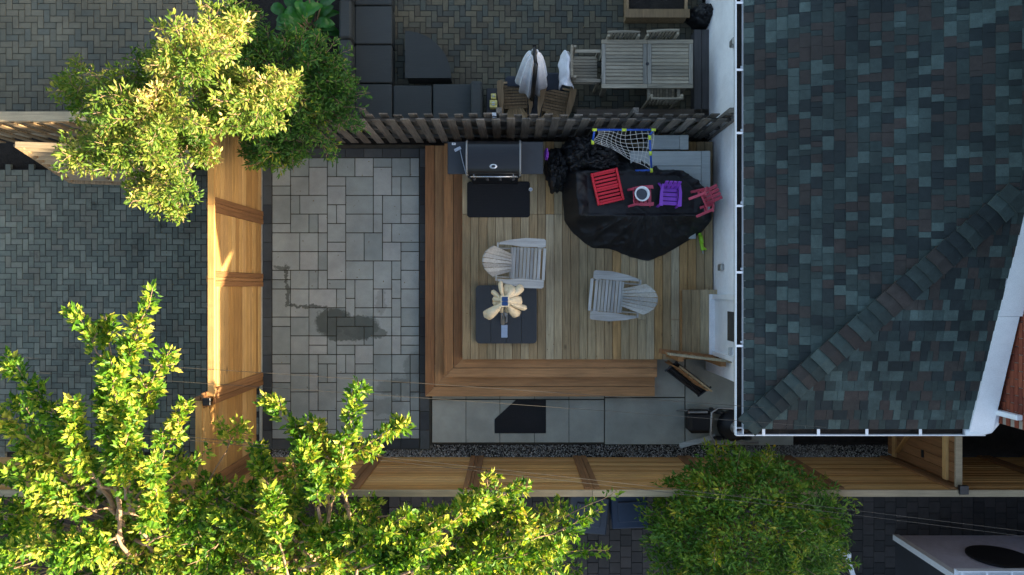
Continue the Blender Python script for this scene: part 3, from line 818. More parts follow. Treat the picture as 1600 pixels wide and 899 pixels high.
# dining table and chairs on the upper patio
tb = thing('dining_table', 'weathered grey slatted wooden dining table with umbrella hole', 'table')
tz = 0.75; a, c_ = P(940, 138, tz), P(1083, 62, tz); xm = (a.x+c_.x)/2
for (xa, xb) in ((a.x, xm-0.002), (xm+0.002, c_.x)):
    for (s0, s1) in ((a.y, a.y+.07), (c_.y-.07, c_.y)): piece('frame_board', (xb-xa, .068, .03), ((xa+xb)/2, (s0+s1)/2, tz-.015), MT['teak'], tb)
    for (s0, s1) in ((xa, xa+.07), (xb-.07, xb)): piece('frame_board', (.066, c_.y-a.y-.144, .03), ((s0+s1)/2, (a.y+c_.y)/2, tz-.015), MT['teak_y'], tb)
    n = 11; h = (c_.y-a.y-.15)/n
    for k in range(n): piece('slat', (xb-xa-.146, h-.007, .022), ((xa+xb)/2, a.y+.075+(k+.5)*h, tz-.016), MT['teak'], tb)
MB().lathe((xm, (a.y+c_.y)/2, tz), [(0,.004),(.028,.004),(.03,-.01)], 14).build('hole_cap', MT['black'], tb)
for x in (a.x+.09, c_.x-.09):
    for y in (a.y+.09, c_.y-.09): MB().box(x-.035, x+.035, y-.035, y+.035, 0, tz-.031, .005).build('leg', MT['teak'], tb)
settle(tb, (xm, (a.y+c_.y)/2, 0))
def dining_chair(label, cover=False):
    t = thing('dining_chair', label, 'chair', 'dining chairs on the upper patio')
    for k in range(9): piece('seat_slat', (.43, .042, .018), (0, -.2+k*.05, .44), MT['teak'], t)
    for s in (-1, 1):
        MB().box(-.23, -.185, s*.25-.02, s*.25+.02, 0, .9, .004).build('leg', MT['teak'], t)
        MB().box(.19, .235, s*.25-.02, s*.25+.02, 0, .64, .004).build('leg', MT['teak'], t)
        MB().box(-.23, .25, s*.25-.028, s*.25+.028, .641, .665, .004).build('armrest', MT['teak'], t)
        MB().box(-.2, .2, s*.225-.012, s*.225+.012, .40, .43, .003).build('seat_rail', MT['teak'], t)
    b = MB(); b.tube([(-.235-.03*math.cos(y*3), y, .90) for y in [(-.27+.54*i/8) for i in range(9)]], .022, 8); b.build('back_rail', MT['teak'], t, True)
    for k in range(8): piece('back_slat', (.014, .035, .42), (-.235-.012, -.2+k*.4/7, .68), MT['teak'], t)
    return t
dc = dining_chair('grey wooden dining chair at the top side of the table, left of its pair')
p = P(977, 66, .85); dc.location = (p.x-0.03, p.y-.11, 0); dc.rotation_euler.z = -math.pi/2
p = P(1036, 64, .85); dup(dc, (p.x, p.y-.11, 0), -math.pi/2+.05, 'grey wooden dining chair at the top side of the table, right of its pair')
p = P(1034, 148, .5); dup(dc, (p.x, p.y+.08, 0), math.pi/2, 'grey wooden dining chair tucked under the lower side of the table')
p = P(914, 108, .5); dup(dc, (p.x, p.y, 0), 0, 'grey wooden dining chair at the left end of the table, holding a white towel')
tw = MB()
tp_ = P(889, 106, .9)
def towel(u_, v_):
    y = (v_-.5)*.58
    ph = (u_-.5)*2.0
    x = -0.03+0.115*ph+.05*noise.noise(Vector((v_*3.5, u_*1.5, 2))); z = 0.95-0.34*abs(ph)**1.6+.02*math.sin(v_*13+u_*7)
    return (tp_.x+x, tp_.y+y+.02*math.sin(u_*9), z)
tw.grid(towel, 22, 30); o = tw.build('towel', MT['whitecloth'], smooth=True)
so = o.modifiers.new('thick', 'SOLIDIFY'); so.thickness = .008
tag(o, 'crumpled white towel hung over the back of a dining chair', 'towel')

# sectional sofa modules, wedge table
def sofa(label, x0, y0, x1, y1, back):
    t = thing('sofa_section', label, 'sofa', 'dark wicker sofa sections')
    MB().box(x0+.012, x1-.012, y0+.012, y1-.012, .03, .36, .02).build('base', MT['wicker'], t)
    MB().box(x0+.006, x1-.006, y0+.006, y1-.006, .362, .40, .015).build('seat', MT['wicker'], t)
    if back == 'w': MB().box(x0-.2, x0+.004, y0+.006, y1-.006, .03, .68, .03).build('backrest', MT['wicker'], t)
    if back == 'e': MB().box(x1-.004, x1+.19, y0+.006, y1-.006, .03, .60, .03).build('armrest', MT['wicker'], t)
    for sx in (x0+.06, x1-.06):
        for sy in (y0+.06, y1-.06): MB().box(sx-.02, sx+.02, sy-.02, sy+.02, 0, .03).build('foot', MT['black'], t)
    settle(t, ((x0+x1)/2, (y0+y1)/2, 0))
def sp_(label, px0, py0, px1, py1, back=None):
    a, b = P(px0, py1, .4), P(px1, py0, .4); sofa(label, a.x, a.y, b.x, b.y, back)
sp_('dark wicker sofa section at the top edge, beside the big-leaved plant', 554, -52, 613, 8, 'w')
sp_('dark wicker sofa section left of the wedge table, upper of two full squares', 554, 9, 613, 69, 'w')
sp_('dark wicker sofa section left of the wedge table, lower of two full squares', 554, 70, 613, 130, 'w')
sp_('dark wicker corner sofa section against the picket fence', 554, 131, 613, 191, 'w')
sp_('dark wicker sofa section by the picket fence, next to the corner one', 614, 133, 675, 191)
sp_('dark wicker sofa section by the picket fence with an armrest at its right', 676, 131, 737, 191, 'e')
wt = thing('wedge_table', 'dark quarter-round wicker table standing before the sofa', 'table')
c0 = P(633, 122, .42); r_ = .73*(P(705,122,.42).x-c0.x)/.73
arc = [(c0.x, c0.y)]+[(c0.x+r_*math.cos(t*math.pi/24)*1.0, c0.y+r_*1.02*math.sin(t*math.pi/24)) for t in range(13)]
MB().prism(arc, .385, .42).build('top', MT['wicker'], wt)
arc2 = [(c0.x+.02+(x-c0.x)*.95, c0.y+.02+(y-c0.y)*.95) for x, y in arc]
MB().prism(arc2, .03, .383).build('base', MT['wicker'], wt)
settle(wt, (c0.x+.3, c0.y+.3, 0))
# candles / small things on a low dark stand
st = thing('side_stand', 'low dark stand between the sofa and the brown armchairs', 'stand')
a, b_ = P(760, 190, .4), P(784, 138, .4)
MB().box(a.x, b_.x, a.y, b_.y, .36, .40, .01).build('top', MT['blackpl'], st)
for x in (a.x+.03, b_.x-.03):
    for y in (a.y+.03, b_.y-.03): MB().box(x-.02, x+.02, y-.02, y+.02, 0, .358).build('leg', MT['blackpl'], st)
settle(st, ((a.x+b_.x)/2, (a.y+b_.y)/2, 0))
for px, py, s, m_, lab in ((771,150,.09,'candle','small square yellow lantern, the smaller of the two on the dark stand'), (771,163,.13,'candle','square yellow lantern in the middle of the dark stand'), (771,184,.15,'white','small white box at the fence end of the dark stand')):
    p = P(px, py, .5); t = thing('lantern' if m_ == 'candle' else 'white_box', lab, 'lantern' if m_ == 'candle' else 'box')
    MB().box(-s/2, s/2, -s/2, s/2, 0, s, .008).build('body', MT[m_], t)
    MB().lathe((0,0,s), [(0,.012),(s*.22,.012),(s*.26,.001)], 12).build('lid', MT['steel'], t)
    MB().box(-s*.4, s*.4, -s*.06, s*.06, s+.001, s+.02, .003).build('handle', MT['blackpl'] if m_ == 'white' else MT['candle'], t)
    t.location = (p.x, p.y, .401)

# folded white umbrella of the upper patio
def folded_canopy(t, mm, ztop, zbot, r1, n, seed, ellip=1.0):
    rr = random.Random(seed)
    amp = [rr.uniform(.22, .42) for _ in range(n)]
    def fn(u_, v_):
        g = 2*math.pi*v_; zz = ztop+(zbot-ztop)*u_
        k = int(v_*n) % n
        fold = 1-amp[k]*abs(math.cos(g*n/2))
        r = (.03+r1*(u_**.5))*fold*(1 if u_ < .9 else 1-(u_-.9)*1.2)
        return (r*math.cos(g)*ellip, r*math.sin(g), zz+.02*math.sin(g*3+seed)*u_)
    b = MB(); b.grid(fn, 18, n*8); return b.build('canopy', mm, t, smooth=True)
wu = thing('patio_umbrella', 'closed white patio umbrella with dark mast between the brown armchairs', 'umbrella')
folded_canopy(wu, MT['whitecloth'], 2.05, .5, .27, 9, 3, 1.0)
MB().tube([(0.02,-.27,0),(0.02,-.19,2.1)], .035, 10).build('mast', MT['black'], wu, True)
MB().tube([(0.02,-.19,2.06),(0,0,2.14),(0,.08,2.10)], .028, 8).build('arm', MT['black'], wu, True)
MB().lathe((0,0,2.04), [(0,.09),(.03,.08),(.05,.0),(.03,-.02)], 12).build('finial', MT['greysteel'], wu)
MB().box(-.35, .35, -.5, .2, 0, .06, .01).build('foot', MT['base_slab'], wu)
p = P(829, 144, 0); wu.location = p

# planter, bags and boards by the wall
pl = thing('wooden_planter', 'rough wooden planter box at the top edge near the house wall', 'planter')
a, b_ = P(980, 22, .4), P(1076, -40, .4)
for k in range(2):
    z = .1+k*.16
    for y in (a.y, b_.y): MB().box(a.x, b_.x, y-.02, y+.02, z-.075, z+.075, .004).build('board', MT['brownchair'], pl)
    for x in (a.x+.02, b_.x-.02): MB().box(x-.02, x+.02, a.y+.021, b_.y-.021, z-.075, z+.075, .004).build('board', MT['brownchair'], pl)
MB().box(a.x-.03, b_.x+.03, a.y-.05, a.y+.10, .338, .37, .004).build('rim_board', MT['brownchair'], pl)
MB().box(a.x+.041, b_.x-.041, a.y+.021, b_.y-.021, .02, .26).build('earth', MT['soil'], pl)
settle(pl, ((a.x+b_.x)/2, (a.y+b_.y)/2, 0))
def lump(name, label, cat, c, rx, ry, h, m, seed, wr=.12, nu=28, nv=40, group=None):
    b = MB(); off = Vector((seed*7.1, seed*3.3, 0))
    def fn(u_, v_):
        th = u_*math.pi/2; g = v_*2*math.pi
        d = Vector((math.sin(th)*math.cos(g), math.sin(th)*math.sin(g), math.cos(th)))
        n1 = noise.noise(d*2.2+off); n2 = abs(noise.noise(d*5+off)); n3 = abs(noise.noise(d*11+off*2))-1.2*max(0, 1-abs(noise.noise(d*4+off*3))*6)
        k = 1+wr*(1.3*n1+1.4*n2+.6*n3)
        return (c[0]+d.x*rx*k, c[1]+d.y*ry*k, c[2]+max(0, d.z)*h*k)
    b.grid(fn, nu, nv); o = b.build(name, m, smooth=True); tag(o, label, cat, group); return o
p = P(1102, 20, .3); lump('rubbish_bag', 'black rubbish bag slumped against the white wall at the top', 'bag', (p.x, p.y, 0.005), .25, .2, .45, MT['tarp'], 2)
bd = sroot('boardwalk')
for k in range(3):
    x = P(1090+k*12, 0, .2).x; piece('board', (.128, 1.62, .03), (x, 3.72, .2), MT['darkdeck'], bd)
piece('board', (2.35, .12, .03), (P(1005,0,.2).x, P(0,176,.2).y, .2), MT['darkdeck_x'], bd)
piece('board', (2.35, .09, .03), (P(1005,0,.2).x, P(0,176,.2).y-.11, .2), MT['darkdeck_x'], bd)
MB().box(P(1084,0,.2).x, P(1119,0,.2).x, 2.95, 4.5, 0, .184).build('joist_frame', MT['darkdeck'], bd)

# barbecue
bq = thing('barbecue_grill', 'black gas barbecue with closed lid and two side shelves by the picket fence', 'grill')
gz = DZ+0.92
a, b_ = P(731, 281, gz), P(812, 221, gz)
MB().box(a.x+.02, b_.x-.02, a.y+.06, b_.y, DZ+.08, gz-.09, .01).build('cabinet', MT['black'], bq)
MB().box(a.x, b_.x, a.y+.03, b_.y, gz-.088, gz, .01).build('firebox', MT['black'], bq)
def lid(u_, v_):
    t = u_*math.pi
    y = lerp(a.y+.06, b_.y-.01, (1-math.cos(t))/2)
    z = gz+.002+.24*math.sin(t)**.6
    return (lerp(a.x+.01, b_.x-.01, v_), y, z)
lb = MB(); lb.grid(lid, 16, 1)
for vv, fl in ((0, 1), (1, 0)):
    q = [lid(i/16, vv) for i in range(17)]; lb.add(q, [tuple(range(17)) if fl else tuple(range(16,-1,-1))])
ld = lb.build('lid', MT['black'], bq)
for x in (a.x-.006, b_.x+.006):
    q = [lid(i/16, 0) for i in range(17)]
    MB().tube([(x, y, z+.004) for _, y, z in q], .016, 6).build('lid_trim', MT['greysteel'], ld)
MB().tube([(a.x+.04, a.y+.035, gz+.08), (b_.x-.04, a.y+.035, gz+.08)], .013, 8).build('lid_handle', MT['steel'], ld, True)
for x in (a.x+.1, b_.x-.1): MB().tube([(x, a.y+.035, gz+.08), (x, a.y+.10, gz+.10)], .008, 6).build('handle_bracket', MT['steel'], ld)
mc = lid(.30, .5)
MB().lathe((mc[0], mc[1], mc[2]+.008), [(0,.012),(.03,.012),(.045,.004),(.05,-.004)], 20, Matrix.Diagonal((1.25,.8,1,1)) @ Matrix.Rotation(-.0, 4, 'X')).build('thermometer', MT['steel'], ld)
MB().lathe((mc[0], mc[1], mc[2]+.021), [(0,.002),(.024,.001)], 16, Matrix.Diagonal((1.2,.8,1,1))).build('thermometer_dial', MT['blackpl'], ld)
for (xa, xb) in ((P(699,0,gz).x, a.x-.004), (b_.x+.004, P(849,0,gz).x)):
    s_ = MB(); s_.box(xa, xb, P(0,272,gz).y, b_.y, gz-.05, gz-.015, .012); s_.build('side_shelf', MT['base_slab'], bq)
for k in range(4):
    x = lerp(a.x, b_.x, (k+.5)/4); MB().lathe((x, a.y+.03, gz-.045), [(0,.04),(.024,.04),(.028,0)], 14, Matrix.Rotation(math.pi/2, 4, 'X')).build('knob', MT['blackpl'], bq)
for x in (a.x+.06, b_.x-.06):
    for y in (a.y+.1, b_.y-.06): MB().lathe((x, y, DZ+.045), [(0,.02),(.04,.02),(.042,0),(.04,-.02),(0,-.02)], 14, Matrix.Rotation(math.pi/2, 4, 'Y')).build('wheel', MT['blackpl'], bq)
settle(bq, ((a.x+b_.x)/2, (a.y+b_.y)/2, DZ))
sp2 = thing('spatula', 'silver grill spatula lying along the left shelf of the barbecue', 'spatula')
q0, q1 = P(717, 233, gz), P(729, 275, gz)
zz = gz-.008
MB().tube([(q0.x+.02, q0.y-.02, zz+.004), (lerp(q0.x,q1.x,.45), lerp(q0.y,q1.y,.4), zz+.03), (q1.x, q1.y, zz+.02)], .007, 6).build('handle', MT['steel'], sp2)
MB().obox((q0.x-.02, q0.y+.0, zz), (.11, .05, .006), (0, 0, .45), .002).build('blade', MT['steel'], sp2)
settle(sp2, (q0.x, q0.y, zz))
p = P(709, 224, gz); lt = thing('lighter', 'tiny white box on the back edge of the barbecue left shelf', 'box')
MB().box(-.03, .03, -.018, .018, 0, .02, .004).build('body', MT['white'], lt); MB().box(-.012, .012, -.008, .008, .0205, .028).build('button', MT['greysteel'], lt); lt.location = (p.x, p.y-.01, gz-.0145)
p = P(852, 236, gz); lump('plush_bag', 'purple bag hanging at the right end of the barbecue shelf', 'bag', (p.x+.03, p.y, DZ+.62), .035, .09, .2, MT['purple'], 9)
# mats
def mat_poly(name, label, pts, z, m, th=.012, rib=None):
    t = thing(name, label, 'mat'); q = [P(x, y, z) for x, y in pts]
    MB().prism([(p.x, p.y) for p in q], z+.002, z+th).build('rubber_sheet', m, t)
    c = sum(q, Vector())/len(q)
    MB().prism([(c.x+(p.x-c.x)*.95, c.y+(p.y-c.y)*.93) for p in q], z+th+.001, z+th+.004).build('raised_field', m, t)
    if rib:
        x0_ = min(p.x for p in q)+.05; x1_ = max(p.x for p in q)-.05; y0_ = min(p.y for p in q)+.04; y1_ = max(p.y for p in q)-.04
        for k in range(rib):
            yy = lerp(y0_, y1_, k/(rib-1)); MB().box(x0_, x1_, yy-.006, yy+.006, z+th+.005, z+th+.009).build('rib', m, t)
    settle(t, (c.x, c.y, z)); return t
mat_poly('grill_mat', 'black rubber mat on the deck boards right in front of the barbecue', [(733,284),(826,284),(828,287),(828,337),(825,340),(733,340),(730,337),(730,287)], DZ, MT['blackmat'], rib=12)
mat_poly('floor_mat', 'black mat with one corner cut off on the concrete path', [(773,655),(806,625),(853,625),(853,677),(773,677)], 0.0, MT['blackmat'])

# beige closed umbrella on its black slab base
ub = thing('cantilever_umbrella', 'closed beige umbrella with blue solar cap on a black slab base', 'umbrella')
a, b_ = P(743, 537, DZ+.08), P(839, 446, DZ+.08); w = (b_.x-a.x)/4
def rslab(x0_, x1_, rl_, rr_):
    y0_, y1_ = a.y, b_.y; q = []
    for (cx, cy, sx, sy, on) in ((x1_, y0_, 1, -1, rr_), (x1_, y1_, 1, 1, rr_), (x0_, y1_, -1, 1, rl_), (x0_, y0_, -1, -1, rl_)):
        if not on: q.append((cx, cy)); continue
        r = .07; base = {(1,-1): -90, (1,1): 0, (-1,1): 90, (-1,-1): 180}[(sx, sy)]
        for k in range(5):
            g = rad(base+k*22.5); q.append((cx-sx*r+r*math.cos(g), cy-sy*r+r*math.sin(g)))
    return q
for k in range(4): MB().prism(rslab(a.x+k*w+.003, a.x+(k+1)*w-.003, k == 0, k == 3), DZ+.003, DZ+.08+.002*(k % 2)).build('base_slab', MT['base_slab'], ub)
pd = P(788, 517, DZ+.1); MB().box(pd.x-.055, pd.x+.055, pd.y-.12, pd.y+.10, DZ+.083, DZ+.10, .012).build('pedal', MT['paleblue'], ub)
MB().box(pd.x-.06, pd.x+.06, pd.y+.13, pd.y+.32, DZ+.083, DZ+.16, .02).build('mast_socket', MT['greysteel'], ub)
top = P(789, 471, 2.55); bx_ = top.x; by_ = top.y
MB().tube([(pd.x, pd.y+.22, DZ+.1), (pd.x, pd.y+.22, 2.3), (bx_, by_, 2.5)], .035, 10).build('mast', MT['greysteel'], ub, True)
rr = random.Random(41)
npet = 13
for k in range(npet):
    g = 2*math.pi*k/npet+rr.uniform(-.16, .16); L_ = rr.choice([.16, .22, .31, .36, .27]); wd = rr.uniform(.024, .06); zt = 2.46+rr.uniform(-.10, .02); tw_ = rr.uniform(-.35, .35)
    def pet(u_, v_):
        s = v_-.5; r = .03+L_*u_**.85
        wv = wd*(.35+1.1*math.sin(min(1, u_*.92+.08)*math.pi*.62)**1.2)*(1 if u_ < .85 else math.sqrt(max(0.02, 1-((u_-.85)/.155)**2)))
        gg_ = g+tw_*u_*.6
        lx = -math.sin(gg_)*s*2*wv; ly = math.cos(gg_)*s*2*wv
        z = zt-.05*u_-.16*u_**2.6-(s*2)**2*.10*(.3+u_)+.014*math.sin(u_*9+k)
        return (bx_+math.cos(gg_)*r+lx, by_+math.sin(gg_)*r+ly, z)
    pb = MB(); pb.grid(pet, 12, 8); o = pb.build('canopy_fold', MT['beige'], ub, smooth=True)
    so = o.modifiers.new('thick', 'SOLIDIFY'); so.thickness = .006
folded = folded_canopy(ub, MT['beige'], 2.38, 1.1, .09, 9, 6); folded.location = (bx_, by_, 0)
MB().box(bx_-.065, bx_+.065, by_-.08, by_+.08, 2.50, 2.535, .01).build('cap', MT['beige'], ub)
for k in range(2): MB().box(bx_-.042, bx_+.042, by_-.062+k*.064, by_-.002+k*.064, 2.536, 2.545, .002).build('solar_cell', MT['solar'], ub)
settle(ub, ((a.x+b_.x)/2, (a.y+b_.y)/2, DZ))

# tarp over stored furniture
def tarp(name, label, outline, cpx, z0, h, rect, seed, m, fold=.05):
    q = [P(x, y, z0) for x, y in outline]; c = P(*cpx, z0); n = len(q)
    x0_, x1_, y0_, y1_ = rect
    def outr(g):
        d = Vector((math.cos(g), math.sin(g), 0)); best = .3
        for i in range(n):
            a1 = q[i]-c; e1 = q[(i+1) % n]-q[i]
            den = d.x*e1.y-d.y*e1.x
            if abs(den) < 1e-9: continue
            t = (a1.x*e1.y-a1.y*e1.x)/den; s = (a1.x*d.y-a1.y*d.x)/den
            if t > 0 and -1e-6 <= s <= 1+1e-6: best = t
        return best
    A, B = P(x0_, y1_, z0+h)-Vector((0,0,z0+h)), P(x1_, y0_, z0+h)-Vector((0,0,z0+h))
    def rectr(g):
        dx, dy = math.cos(g), math.sin(g); t = 9
        if dx > 1e-6: t = min(t, (B.x-c.x)/dx)
        if dx < -1e-6: t = min(t, (A.x-c.x)/dx)
        if dy > 1e-6: t = min(t, (B.y-c.y)/dy)
        if dy < -1e-6: t = min(t, (A.y-c.y)/dy)
        return t
    NA, NR = 340, 84
    rs = [outr(2*math.pi*k/NA) for k in range(NA)]
    rs = [(rs[k-1]+2*rs[k]+rs[(k+1) % NA])/4 for k in range(NA)]
    b = MB(); off = Vector((seed*5.5, seed*2.2, 0))
    def fn(u_, v_):
        k = int(round(v_*NA)) % NA; g = 2*math.pi*k/NA; r = rs[k]; t0 = min(.86, rectr(g)/r)
        x = c.x+math.cos(g)*r*u_; y = c.y+math.sin(g)*r*u_
        pv = Vector((x, y, 0))*1.0
        if u_ <= t0: z = z0+h
        else:
            s = (u_-t0)/(1-t0)
            z = z0+.012+(h-.012)*(1-s)**1.15*(1-.25*s)
        fw = min(1, max(0, (u_-t0*.85)/(1-t0*.85+1e-6)))
        rid = 1-abs(noise.noise(pv*3.2+off))*2.6; rid2 = 1-abs(noise.noise(Vector((g*3.2, u_*1.3, seed))))*2.4
        rid3 = 1-abs(noise.noise(pv*8+off*2))*2.5
        cr1 = max(0, 1-abs(noise.noise(pv*2.6+off*3+Vector((0,0,.7))))*7)**1.5; cr2 = max(0, 1-abs(noise.noise(Vector((g*5.5, u_*2.2, seed+4))))*5)**1.5; cr3 = max(0, 1-abs(noise.noise(pv*6+off*4))*6)**1.5
        env = math.sin(min(1, fw)*math.pi)**.7 if fw > 0 else 0
        z += env*fold*(1.6*rid2+1.0*rid)+.010*(rid+rid3*.3)*(1-.5*fw)+env*.006*rid3+.014*cr1*(.5+fw)+.028*cr2*env+.005*cr3
        rr_ = 1+.02*noise.noise(Vector((g*6, seed, 0)))*u_
        return (c.x+(x-c.x)*rr_, c.y+(y-c.y)*rr_, max(z, z0+.006+.004*u_))
    b.grid(fn, NR, NA); o = b.build(name, m, smooth=True); tag(o, label, 'cover'); return o
tarp('furniture_cover', 'large black wrinkled cover draped over stored patio furniture on the deck', [(878,300),(882,345),(895,365),(925,388),(952,389),(985,402),(1012,408),(1040,397),(1062,384),(1098,362),(1112,343),(1112,318),(1085,288),(1050,264),(1018,243),(990,228),(950,218),(915,217),(888,232),(876,265)], (1000, 318), DZ, .62, (897, 1098, 268, 338), 3, MT['tarp'], .045)
p = P(925, 243, 1.0); lump('bundled_cover', 'crumpled bundle of black plastic behind the red crate by the picket fence', 'cover', (p.x, p.y, DZ+.02), .50, .34, .78, MT['tarp'], 5, .15, 60, 96)
p = P(872, 262, .8); lump('bundled_cover', 'small black plastic heap between the barbecue and the covered furniture', 'cover', (p.x, p.y, DZ+.01), .20, .34, .42, MT['tarp'], 12, .2)
# pale tables poking out
def ptable(label, px0, py0, px1, py1, z, n):
    t = thing('plank_table', label, 'table'); a, b_ = P(px0, py1, z), P(px1, py0, z); h = (b_.y-a.y)/n
    for k in range(n): piece('plank', (b_.x-a.x-.155, h-.006, .03), ((a.x+b_.x-.15)/2, a.y+(k+.5)*h, z-.015), MT['pale'], t)
    piece('end_plank', (.145, b_.y-a.y, .03), (b_.x-.074, (a.y+b_.y)/2, z-.015), MT['pale'], t)
    for x in (a.x+.06, b_.x-.06):
        for y in (a.y+.06, b_.y-.06): MB().box(x-.03, x+.03, y-.03, y+.03, DZ, z-.031, .004).build('leg', MT['pale'], t)
    settle(t, ((a.x+b_.x)/2, (a.y+b_.y)/2, DZ))
ptable('pale grey plank table partly under the black cover next to the white wall', 985, 236, 1110, 330, DZ+.47, 4)
ptable('narrow grey plank bench between the picket fence and the pale table', 1012, 211, 1076, 234, DZ+.40, 1)
p = P(1082, 366, DZ+.1); bx2 = thing('pale_board', 'small pale board end sticking out from under the black cover', 'board')
MB().box(-.06, .06, -.1, .1, 0, .03, .004).build('plank', MT['pale'], bx2); MB().box(-.05, .05, -.02, .02, -.05, -.001).build('batten', MT['pale'], bx2); bx2.location = (p.x, p.y+.02, DZ+.06)

# children's toys
TZ = DZ+.645
def krate():
    t = thing('plastic_crate', 'bright red slatted plastic crate lying tilted on the black cover', 'crate')
    for s in (-1, 1):
        MB().box(-.30, .30, s*.23-.02, s*.23+.02, 0, .10, .01).build('side_rail', MT['red'], t)
    for x in (-.28, 0.0, .28): MB().box(x-.02, x+.02, -.21, .21, .02, .075, .006).build('cross_bar', MT['red'], t)
    for k in range(8):
        x = -.235+k*.067+(.02 if k > 3 else 0)-.0
        MB().box(x-.022, x+.022, -.205, .205, .03, .05, .005).build('slat', MT['red'], t)
    return t
kr = krate(); p = P(949, 292, TZ+.06); kr.location = (p.x, p.y, TZ+.015); kr.rotation_euler = (0, 0, rad(90+13)); kr.scale = (.88,)*3
def kchair(label, m, sc=1.0):
    """small moulded child's armchair facing -y"""
    t = thing('child_chair', label, 'chair')
    for k in range(4):
        y = -.15+k*.085; MB().box(-.14, .14, y-.036, y+.036, .185+.012*(3-k), .205+.012*(3-k), .006).build('seat_slat', m, t)
    for k in range(4):
        x = -.112+k*.075; MB().bar((x, .14, .19), (x*1.1, .235, .50), .066, .018, .006).build('back_slat', m, t)
    MB().bar((-.16, .19, .34), (.16, .19, .34), .03, .03, .006).build('back_rail', m, t)
    for s in (-1, 1):
        MB().prism([(s*.14, -.22), (s*.215, -.21), (s*.21, .05), (s*.18, .21), (s*.14, .2), (s*.155, .0)], .31, .33).build('armrest', m, t)
        MB().bar((s*.175, -.17, .308), (s*.185, -.20, 0), .05, .03, .006).build('leg', m, t)
        MB().bar((s*.165, .12, .308), (s*.175, .26, 0), .05, .03, .006).build('leg', m, t)
        MB().bar((s*.16, -.17, .19), (s*.16, .17, .15), .022, .04, .004).build('side_rail', m, t)
    return t
k1 = kchair('faded red child armchair with a white bucket on it', MT['faded']); p = P(1005, 306, TZ+.25); k1.location = (p.x, p.y, TZ); k1.rotation_euler = (0, 0, rad(92)); k1.scale = (.76,)*3
k2 = kchair('purple child armchair on the black cover', MT['purple']); p = P(1048, 303, TZ+.25); k2.location = (p.x, p.y-.02, TZ); k2.rotation_euler = (0, 0, rad(-3)); k2.scale = (.82,)*3
k3 = kchair('red slatted child armchair lying tipped at the wall end of the black cover', MT['faded']); p = P(1093, 311, TZ+.1); k3.location = (p.x-.12, p.y-.1, TZ+.18); k3.rotation_euler = (rad(-62), rad(15), rad(-62)); k3.scale = (.84,)*3
bk = thing('bucket', 'white bucket of dark water standing on the faded red chair', 'bucket')
p = P(1005, 302, TZ+.5)
MB().lathe((0,0,0), [(0,.0),(.075,.0),(.105,.25),(.118,.25),(.118,.262),(.096,.262),(.072,.02),(0,.02)], 28).build('shell', MT['white'], bk, True)
MB().lathe((0,0,.19), [(0,.0),(.0905,.0)], 28).build('water', MT['glass'], bk)
MB().tube([(.118*math.cos(g_), .118*math.sin(g_), .235) for g_ in [i*math.pi/8 for i in range(9)]], .004, 5).build('bail', MT['steel'], bk)
bk.location = (p.x, p.y, TZ+.175)
# toy goal
gl = thing('toy_goal', 'blue plastic toy goal with yellow-green joints and white net', 'goal')
g1, g2, g3, g4 = P(929, 203, 1.55), P(1021, 203, 1.55), P(1018, 266, 1.2), P(992, 267, 1.15)
g5, g6 = P(926, 222, 1.4), P(1015, 212, 1.5)
def ppipe(a, b): MB().tube([a, b], .017, 8).build('pipe', MT['blue'], gl, True)
ppipe(g1, g2); ppipe(g6, g3); ppipe(g3, g4); ppipe(g1, g5); ppipe(g2, g6)
for q in (g1, g2, g3, g5, lerp(g1, g2, .5), lerp(g6, g3, .05), lerp(g6, g3, .5)):
    dd = (g2-g1).normalized() if q in (g1, g2) or abs(q.z-1.55) < .01 else (g3-g6).normalized()
    MB().tube([q-dd*.035, q+dd*.035], .024, 8).build('joint', MT['lime'], gl, True)
def netp(u_, v_):
    top = lerp(g1+Vector((.05,0,0)), g2-Vector((.02,0,0)), u_); bot = lerp(P(975, 262, 1.05) if False else P(945, 225, 1.25), g3, u_)
    if u_ < 1: bot = lerp(P(930, 222, 1.35), P(1016, 264, 1.18), u_**.8)
    q = lerp(top, bot, v_); sag = math.sin(v_*math.pi)*math.sin(min(1, u_*1.05)*math.pi)*.12
    return q+Vector((.03*math.sin(v_*5+u_*7), .02*math.sin(u_*9), -sag))
nb = MB()
for k in range(12): nb.tube([netp(k/11, j/10) for j in range(11)], .0035, 4, False)
for j in range(1, 9): nb.tube([netp(k/14, j/8) for k in range(15)], .0035, 4, False)
nb.build('net', MT['net'], gl)
settle(gl, (g3.x, g3.y, 1.1))
wg = thing('water_pistol', 'bright green toy water pistol lying on the deck by the wall', 'toy')
p0, p1 = P(1093, 364, DZ+.05), P(1098, 392, DZ+.05)
MB().bar(p0, p1, .05, .07, .015).build('barrel', MT['green'], wg)
MB().tube([lerp(p0, p1, .15)+Vector((0,0,.045)), lerp(p0, p1, .6)+Vector((0,0,.045))], .03, 10).build('tank', MT['green'], wg, True)
MB().bar(lerp(p0, p1, .8), lerp(p0, p1, .85)+Vector((.07, -.03, 0)), .035, .045, .01).build('grip', MT['green'], wg)
MB().tube([p1, p1+(p1-p0).normalized()*.05], .013, 8).build('nozzle', MT['greysteel'], wg)
settle(wg, (p0.x, p0.y, DZ))
# plastic cup / toy bits by the barbecue
p = P(829, 297, DZ); cp = thing('cup', 'tiny white cup on the deck beside the grill mat', 'cup')
MB().lathe((0,0,0), [(0,.001),(.022,.001),(.03,.06),(.027,.06),(.02,.005),(0,.005)], 14).build('shell', MT['white'], cp, True); MB().lathe((0,0,.058), [(.029,.0),(.033,.002),(.029,.004)], 14).build('rim', MT['white'], cp); cp.location = (p.x, p.y, DZ+.001)

